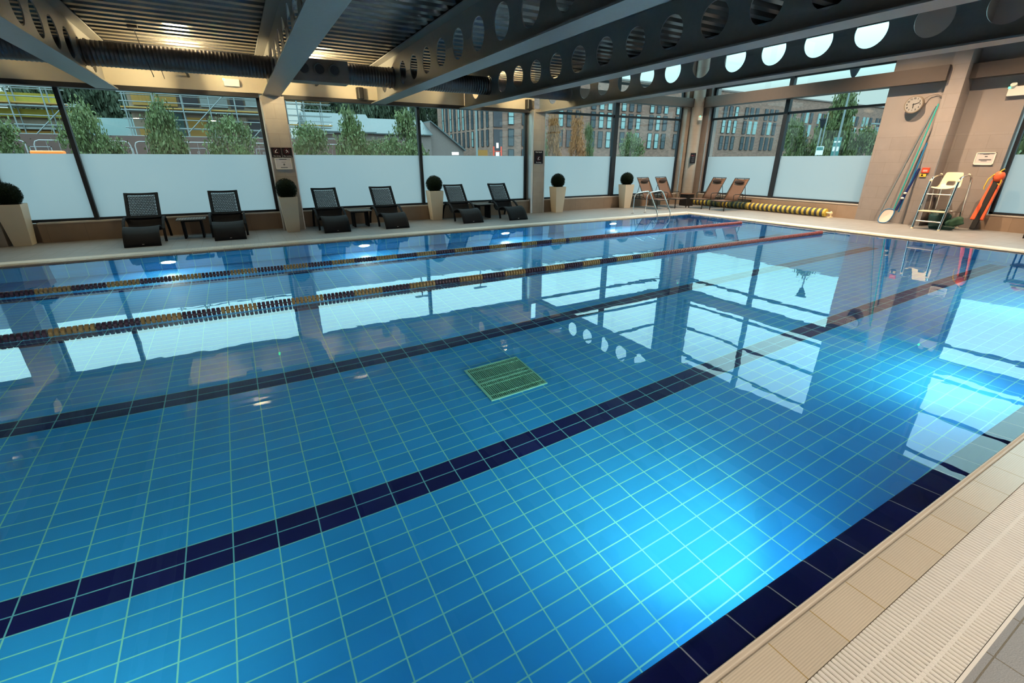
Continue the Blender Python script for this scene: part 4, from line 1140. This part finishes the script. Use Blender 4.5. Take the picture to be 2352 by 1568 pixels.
for i, (x, y, h, w) in enumerate(((-15.5, 70, 10.5, 2.6), (-12, 72, 11, 2.6), (-9.2, 69, 9.2, 2.4), (-5.5, 73, 10.5, 2.6), (10.5, 70, 9.6, 2.3), (13.8, 72, 11, 2.4), (16.6, 69, 9.4, 2.2), (19.3, 71, 10.6, 2.3), (22.0, 69.5, 9.8, 2.2), (24.8, 72, 11.2, 2.4), (27.5, 70, 10, 2.4))):
    lab = ['dark woodland tree above the teal roof, leftmost', 'dark woodland tree above the teal roof', 'dark woodland tree between the two scaffolds', 'dark woodland tree behind the larger scaffold', 'dark woodland tree right of the scaffold tower', 'dark woodland tree behind the blue roof', 'dark woodland tree behind the gabled house, left part', 'dark woodland tree behind the gabled house ridge', 'dark woodland tree right of the white lamp post', 'dark woodland tree behind the second mullion', 'dark woodland tree beside the brick block'][i]
    tree(x, y, h, w, lab, 'broad', 'leaf_dark', 4200, 30+i % 3, .10, .8, 'tree', 'woodland behind the roofs', 'woodland_tree')

# construction site behind the hoarding
def scaffold(x0, x1, y, zt, lab, step=1.3, lift=.85):
    t = thing('scaffolding', lab, 'scaffolding', (0, 0, 0), 0, 'scaffolding on the building site')
    m = MB(); n = int((x1-x0)/step)
    for i in range(n+1):
        for yy in (y, y+.9): m.tube([(x0+i*step, yy, ZG), (x0+i*step, yy, zt)], .034, 6)
    m.build('standards', 'galv', t, recalc=False)
    m = MB(); z = 1.1; k = 0
    while z < zt:
        m.tube([(x0-.2, y, z), (x1+.2, y, z)], .030, 6)
        if k % 2: m.tube([(x0-.2, y+.9, z), (x1+.2, y+.9, z)], .030, 6)
        z += lift/2; k += 1
    m.build('ledgers', 'galv', t, recalc=False)
    m = MB()
    for i in range(0, n, 2):
        m.tube([(x0+i*step, y-.03, 1.4+(i % 3)*.8), (x0+(i+1.6)*step, y-.03, 3.4+(i % 3)*.8)], .028, 6)
    m.build('braces', 'galv', t, recalc=False)
    m = MB(); z = 2.45
    while z < zt: m.box(x0-.2, x1+.2, y+.05, y+.85, z, z+.06); z += 1.75
    m.build('deck_boards', 'board_yellow', t, recalc=False)
    return t
scaffold(-22, -7.2, 34, 6.2, 'pale scaffold with yellow guards at the far left of the site')
scaffold(-4.5, 2.4, 34, 7.2, 'pale tube scaffold in front of the unfinished block')
scaffold(4.45, 7.6, 44, 8.0, 'pale scaffold tower beside the blue roof')
t = thing('unfinished_building', 'unfinished block with yellow guards at far left of the site', 'building', (0, 0, 0), 0, 'buildings under construction')
MB().box(-24, -7.0, 35.3, 36.9, ZG, 3.95).build('block_wall', 'block', t)
m = MB()
for z in (2.3, 3.05, 4.16): m.box(-24, -6.6, 34.95, 35.35, z, z+.16)
m.build('floor_slab', 'board_blue', t, recalc=False)
MB().box(-24, -7.3, 35.15, 35.25, 4.32, 4.75).build('guard', 'mesh_green', t); MB().box(-24, -6.4, 35.0, 35.1, 3.62, 4.0).build('guard', 'mesh_green', t)
MB().box(-24, -7.0, 35.2, 35.3, 2.5, 3.0).build('board_panel', 'board_yellow', t)
t = thing('site_shed', 'low building with teal sheet roof between the two scaffolds', 'building', (0, 0, 0))
MB().box(-9.5, -3.3, 37.2, 41, ZG, 2.6).build('wall', 'board_blue', t)
m = MB(); m.extrude([(37.1, 2.55), (37.1, 2.65), (39, 3.95), (41.3, 2.65), (41.3, 2.55)], 0, -9.8, -3.2); m.build('roof', 'teal_roof', t)
t = thing('unfinished_building', 'unfinished block with pale blue and ochre panels behind the scaffold', 'building', (0, 0, 0), 0, 'buildings under construction')
MB().box(-4.5, 2.6, 35.6, 36.8, ZG, 7.2).build('block_wall', 'block', t)
m = MB()
for z in (2.45, 4.2, 5.95): m.box(-4.7, 2.8, 35.2, 35.7, z, z+.16)
m.build('floor_slab', 'board_blue', t, recalc=False)
for x0, x1, z0, z1, mk in ((-4.3, -2.2, 4.45, 5.25, 'board_yellow'), (-1.05, .35, 4.5, 5.7, 'board_blue'), (1.3, 2.4, 4.6, 5.7, 'board_blue'), (-1.95, -.95, 2.75, 3.9, 'board_yellow'), (-4.3, -3.4, 2.75, 3.3, 'board_yellow'), (-.8, 1.2, 2.7, 4.0, 'block'), (-2.9, -2.1, 2.7, 4.1, 'teal_roof')):
    MB().box(x0, x1, 35.45, 35.6, z0, z1).build('panel', mk, t)
for x0, x1, z0, z1 in ((-2.1, -1.15, 4.5, 5.6), (.5, 1.2, 4.5, 5.6), (1.3, 2.4, 2.8, 3.9)): MB().box(x0, x1, 35.5, 35.61, z0, z1).build('opening', 'dark_open', t)
# hoarding with outlined sign panels
t = thing('hoarding', 'dark brown site hoarding with pale outlined sign squares', 'hoarding', (0, 26, ZG))
MB().box(-24, 8.5, 0, .08, 0, 2.80).build('boards', 'hoard', t)
for x in (-9.4, -6.45, -3.88, -1.25, 1.35):
    m = MB(); w_ = .33; zt = 2.36
    for a, b, c, d in ((-w_, w_, zt-.03, zt), (-w_, w_, zt-.66, zt-.63), (-w_, -w_+.03, zt-.66, zt), (w_-.03, w_, zt-.66, zt)): m.box(x+a, x+b, -.012, 0, c, d)
    for a, b, c, d in ((-.05, .05, -.17, -.145), (-.05, .05, -.245, -.22), (-.05, -.025, -.245, -.145), (.025, .05, -.20, -.145)): m.box(x+a, x+b, -.012, 0, zt+c, zt+d)
    sgn = m.build('sign_panel', 'hoard_line', t, recalc=False)
    text('lettering', 'CALA', .19, (x, -.012, 2.01), FACE_S, 'hoard_line', sgn, .004)
def barrier(x, lab):
    t = thing('site_barrier', lab, 'barrier', (x, 25.2, ZG), 0, 'rounded tube barriers before the hoarding')
    w_, h_, r = 1.45, 2.56, .16; p = [(-w_, 0, 0), (-w_, 0, h_-r), (-w_+r*.3, 0, h_-r*.3), (-w_+r, 0, h_), (w_-r, 0, h_), (w_-r*.3, 0, h_-r*.3), (w_, 0, h_-r), (w_, 0, 0)]
    MB().tube(p, .022, 8).build('tube_frame', 'hoard_line', t, recalc=False)
    m = MB(); m.tube([(-w_, 0, .3), (w_, 0, .3)], .018, 6)
    for k in range(7): m.tube([(-w_+.36*(k+1), 0, .3), (-w_+.36*(k+1), 0, h_)], .006, 4)
    m.build('mesh_wires', 'hoard_line', t, recalc=False)
for x, lab in ((-11.2, 'pale tube site barrier farthest left'), (-8.1, 'pale tube site barrier above the amber light bar'), (-4.95, 'pale tube site barrier left of the conical tree'), (-1.9, 'pale tube site barrier behind the conical tree'), (1.15, 'pale tube site barrier nearest the signed pillar'), (4.3, 'pale tube site barrier right of the signed pillar')): barrier(x, lab)
# van with amber light bar
t = thing('works_van', 'white works van with amber light bar just above the frosted band', 'van', (-4.1, 17, ZG))
m = MB(); m.extrude([(-2.3, .35), (-2.35, .95), (-1.7, 1.15), (-1.1, 1.9), (-.9, 1.98), (2.2, 1.98), (2.4, 1.9), (2.45, .35)], 1, -.9, .9); m.build('body', 'van_white', t, bevel=.05)
m = MB(); m.box(-1.55, -1.0, -.92, .92, 1.25, 1.8); m.build('cab_window', 'win_dark', t, recalc=False)
for x in (-1.5, 1.5):
    for y in (-.85, .85): MB().tube([(x, y-.1, .33), (x, y+.1, .33)], .33, 20).build('wheel', 'black', t, recalc=False)
m = MB(); m.box(-.32, .32, -.15, .15, 1.99, 2.08); m.build('light_bar', 'amber', t, bevel=.03)
# house with pale roof
t = thing('gabled_house', 'grey brick house with pale blue pitched roof by the brick block', 'building', (0, 0, 0))
MB().box(12.1, 18.6, 50, 56, ZG, 4.1).build('wall', 'grey_brick', t)
m = MB(); m.extrude([(49.7, 4.05), (53, 5.6), (56.3, 4.05), (56.3, 3.95), (53, 5.45), (49.7, 3.95)], 0, 11.8, 18.7); m.build('roof', 'slate', t)
for x in (12.9, 14.6, 16.3): MB().box(x, x+.8, 49.93, 50, 2.2, 3.1).build('window', 'win_dark', t)
t = thing('gabled_house', 'grey brick gable end with dark roof edge beside the brick block', 'building', (0, 0, 0))
m = MB(); m.extrude([(18.75, ZG), (22.5, ZG), (22.5, 2.6), (18.85, 5.3), (18.75, 5.3)], 1, 50.5, 57); m.build('wall', 'grey_brick', t)
m = MB(); m.extrude([(18.75, 5.3), (18.75, 5.42), (22.7, 2.62), (22.6, 2.5)], 1, 50.2, 57.2); m.build('roof', 'slate', t)
t = thing('low_building', 'low building with pale blue roof beside the scaffold tower', 'building', (0, 0, 0))
MB().box(6.2, 11.6, 46, 52, ZG, 3.85).build('wall', 'grey_brick', t)
m = MB(); m.extrude([(45.6, 3.8), (45.6, 3.92), (49, 5.6), (52.4, 3.92), (52.4, 3.8)], 0, 6.0, 11.8); m.build('roof', 'slate', t)
for x in (6.8, 8.4, 10.0): MB().box(x, x+.9, 45.93, 46, 2.1, 3.2).build('window', 'win_dark', t)
# long brick block
t = thing('brick_building', 'long red brown brick block with tall narrow windows', 'building', (0, 0, 0), 0, 'brick blocks across the road')
BZ = 10.5
MB().box(24.95, 112, 48.05, 64, ZG, BZ).build('wall', 'brick', t)
MB().box(24.9, 24.95, 48, 64, ZG, BZ).build('side_wall', 'brick_y', t)
MB().box(24.8, 112, 47.9, 64.1, BZ, BZ+.18).build('parapet', 'grey_brick', t)
FR = {}
def win_part(x, y, z0, z1, w_, face, pale, rest=None):
    """window recess with frame and two panes"""
    key = (round(z1-z0, 2), w_, face)
    if key not in FR:
        m = MB(); h = z1-z0
        def b(m, u0, u1, d0, d1, q0, q1):
            if face == 's': m.box(u0, u1, d0, d1, q0, q1)
            else: m.box(d0, d1, u0, u1, q0, q1)
        b(m, -w_/2, -w_/2+.05, -.05, .02, 0, h); b(m, w_/2-.05, w_/2, -.05, .02, 0, h); b(m, -w_/2, w_/2, -.05, .02, 0, .05); b(m, -w_/2, w_/2, -.05, .02, h-.05, h); b(m, -w_/2, w_/2, -.05, .02, h*.48, h*.48+.05)
        fo = m.build('window', 'frame', recalc=False); pm = MB(); b(pm, -w_/2+.04, w_/2-.04, -.02, -.01, .04, h-.04); po = pm.build('window_pane', 'win_dark', recalc=False); p2 = pm.build('window_pane', 'win_pale', recalc=False)
        FR[key] = (fo.data, po.data, p2.data)
        for o in (fo, po, p2): bpy.data.objects.remove(o)
    f = FR[key]
    o = bpy.data.objects.new('window', f[0]); COL.objects.link(o); o.parent = t; o.location = (x, y, z0)
    p = bpy.data.objects.new('window_pane', f[2 if pale else 1]); COL.objects.link(p); p.parent = o
rnd = random.Random(5)
for i in range(11):
    y = 49.2+i*1.28
    for z0, z1 in ((2.98, 4.68), (4.88, 7.85)): win_part(24.87, y, z0, z1, .55, 'w', rnd.random() < .35)
for i in range(2):
    for z0, z1 in ((3.03, 4.77), (5.18, 6.8), (.6, 2.71)): win_part(27.15+i*1.75, 47.97, z0, z1, .72, 's', i == 0 and rnd.random() < .5)
MB().box(25.0, 26.05, 47.95, 48.3, 4.9, 6.5).build('balcony', 'dark_open', t); MB().box(25.0, 26.05, 47.95, 48.3, .2, 4.65).build('entrance', 'dark_open', t)
xs = [33.72+k*g for k, g in ((0, 0),)]
xs = []
x = 33.72
while x < 110:
    xs += [x, x+1.24, x+2.5]; x += 4.75
far = MB(); far2 = MB()
for k, x in enumerate(xs):
    for z0, z1 in ((3.0, 4.85), (5.2, 6.95), (7.2, 8.75)):
        pale = (z0 > 5 and rnd.random() < .35) or rnd.random() < .12
        if k < 22: win_part(x, 47.97, z0, z1, .72, 's', pale)
        else: (far2 if pale else far).box(x-.36, x+.36, 47.94, 48.05, z0, z1)
o = far.build('far_windows', 'win_dark', t, recalc=False); o['kind'] = 'stuff'
o = far2.build('far_windows', 'win_pale', t, recalc=False); o['kind'] = 'stuff'
t = thing('brick_building', 'distant brick block at the right edge of the end window', 'building', (0, 0, 0), 0, 'brick blocks across the road')
MB().box(115, 130, 12, 57, ZG, 10.4).build('wall', 'brick_y', t)
for k in range(14):
    for z0, z1 in ((2.6, 4.6), (5.6, 8.2)): win_part(114.9, 24+k*2.4, z0, z1, .9, 'w', False)
# shop front bits at the corner of the block
t = thing('shop_front', 'lit shop entrance between two red posts at the brick corner', 'shop front', (24.5, 46.2, 0))
for x in (-.45, .45): MB().box(x-.06, x+.06, -.06, .06, ZG, 2.9).build('red_post', 'red', t)
MB().box(-.12, .12, -.02, .02, 2.75, 3.25).build('lit_sign', 'lit_sign', t); MB().box(-.2, .2, -.02, .02, 1.85, 2.35).build('lit_sign', 'lit_sign', t)
MB().box(-.45, .45, .0, .03, 2.4, 2.46).build('crosspiece', 'red', t)
tag(MB().box(19.3, 20.0, 46.1, 46.2, 2.05, 2.32).build('lit_shop_sign', 'lit_sign'), 'small lit sign low before the brick block', 'sign')
t = thing('orange_board', 'plain orange board on posts beside the second lamp post', 'board', (14.85, 30.2, ZG))
MB().box(-.38, .38, -.04, .04, 1.2, 2.5).build('panel', 'orange_board', t)
for x in (-.3, .3): MB().cyl((x, .05, 0), (x, .05, 1.3), .03, 8).build('post', 'post_grey', t)

# lamp posts and street signs
def lamp_post(x, y, h, lab, r=.06, head=True):
    t = thing('lamp_post', lab, 'lamp post', (x, y, ZG), 0, 'street lamp posts')
    MB().tube([(0, 0, 0), (0, 0, h*.4), (0, 0, h)], r, 10, rad=[r*1.2, r, r*.7]).build('post', 'post_grey', t, recalc=False)
    if head: MB().box(-.5, .5, -.1, .1, h, h+.1).build('lamp_head', 'post_grey', t)
    else:
        m = MB(); m.tube([(0, 0, h), (0, 0, h+.12), (0, 0, h+.5)], .1, 14, rad=[.05, .12, .26]); m.tube([(0, 0, h+.5), (0, 0, h+.56)], .30, 14); m.build('lantern_head', 'frame', t, recalc=False)
    return t
lamp_post(9.83, 30, 7.5, 'white lamp post left of the second window mullion')
lamp_post(14.35, 30, 7.5, 'white lamp post before the brick block facade')
lamp_post(4.75, 40, 6.2, 'pale post beside the scaffold tower')
tl = lamp_post(28, 14.4, 5.72, 'tall grey lamp post in the end window with teal sign board', .055, False)
m = MB().box(-.03, -.01, -.19, .19, 2.05, 2.98); b_ = m.build('sign_board', 'teal_sign', tl); 
m = MB()
for z0, z1 in ((2.72, 2.80), (2.30, 2.52)): m.box(-.034, -.03, -.15, .15, z0, z1)
m.build('sign_print', 'sign_white', b_, recalc=False)
t = thing('street_lantern', 'grey street lantern with flared head in the end window', 'street lamp', (28.4, 15.6, ZG))
MB().tube([(0, 0, 0), (0, 0, 3.5)], .04, 8).build('post', 'post_grey', t, recalc=False)
m = MB(); m.tube([(0, 0, 3.5), (0, 0, 3.62), (0, 0, 3.9)], .1, 12, rad=[.05, .10, .17]); m.tube([(0, 0, 3.9), (0, 0, 3.96)], .2, 12); m.build('lantern', 'frame', t, recalc=False)
t = thing('street_sign', 'small white and teal board on a thin post in the end window', 'sign', (28, 15.2, ZG))
MB().cyl((0, 0, 0), (0, 0, 4.2), .028, 8).build('post', 'post_grey', t); MB().box(-.04, -.02, -.19, .19, 2.12, 2.55).build('board', 'sign_white', t); MB().box(-.045, -.04, -.17, .17, 2.36, 2.52).build('print', 'teal_sign', t)
lamp_post(45, 20.6, 4.5, 'thin pale post far off at the right of the end window', .05)
lamp_post(40, 18.0, 3.9, 'thin pale post nearer the right edge of the end window', .05)
# ------------------------------------------------------------------ world and render settings
w = bpy.data.worlds.new('sky'); SC.world = w; w.use_nodes = True; nt = w.node_tree
bg = nt.nodes['Background']; tc = nt.nodes.new('ShaderNodeTexCoord'); sp = nt.nodes.new('ShaderNodeSeparateXYZ'); rp = nt.nodes.new('ShaderNodeValToRGB')
nt.links.new(tc.outputs['Generated'], sp.inputs[0]); nt.links.new(sp.outputs['Z'], rp.inputs[0]); nt.links.new(rp.outputs['Color'], bg.inputs['Color'])
el = rp.color_ramp.elements
el[0].position = 0.; el[0].color = (.105, .155, .158, 1)
el[1].position = 1.; el[1].color = (.54, .92, 1., 1)
for q, c in ((.11, (.116, .175, .177)), (.15, (.15, .28, .285)), (.20, (.25, .50, .52)), (.28, (.44, .80, .85)), (.45, (.54, .92, 1.))):
    e = el.new(q); e.color = (*c, 1)
bg.inputs['Strength'].default_value = 5.0
vs_ = SC.view_settings; vs_.view_transform = 'Standard'; vs_.look = 'None'; vs_.gamma = 1; vs_.exposure = 0.; vs_.use_curve_mapping = False
cy = SC.cycles
cy.max_bounces = 10; cy.diffuse_bounces = 4; cy.glossy_bounces = 5; cy.transmission_bounces = 8; cy.transparent_max_bounces = 12
cy.caustics_reflective = False; cy.caustics_refractive = True; cy.sample_clamp_indirect = 25.; cy.blur_glossy = .5
cy.use_denoising = True
try: cy.denoiser = 'OPENIMAGEDENOISE'
except Exception: pass
cy.use_adaptive_sampling = True; cy.adaptive_threshold = .02
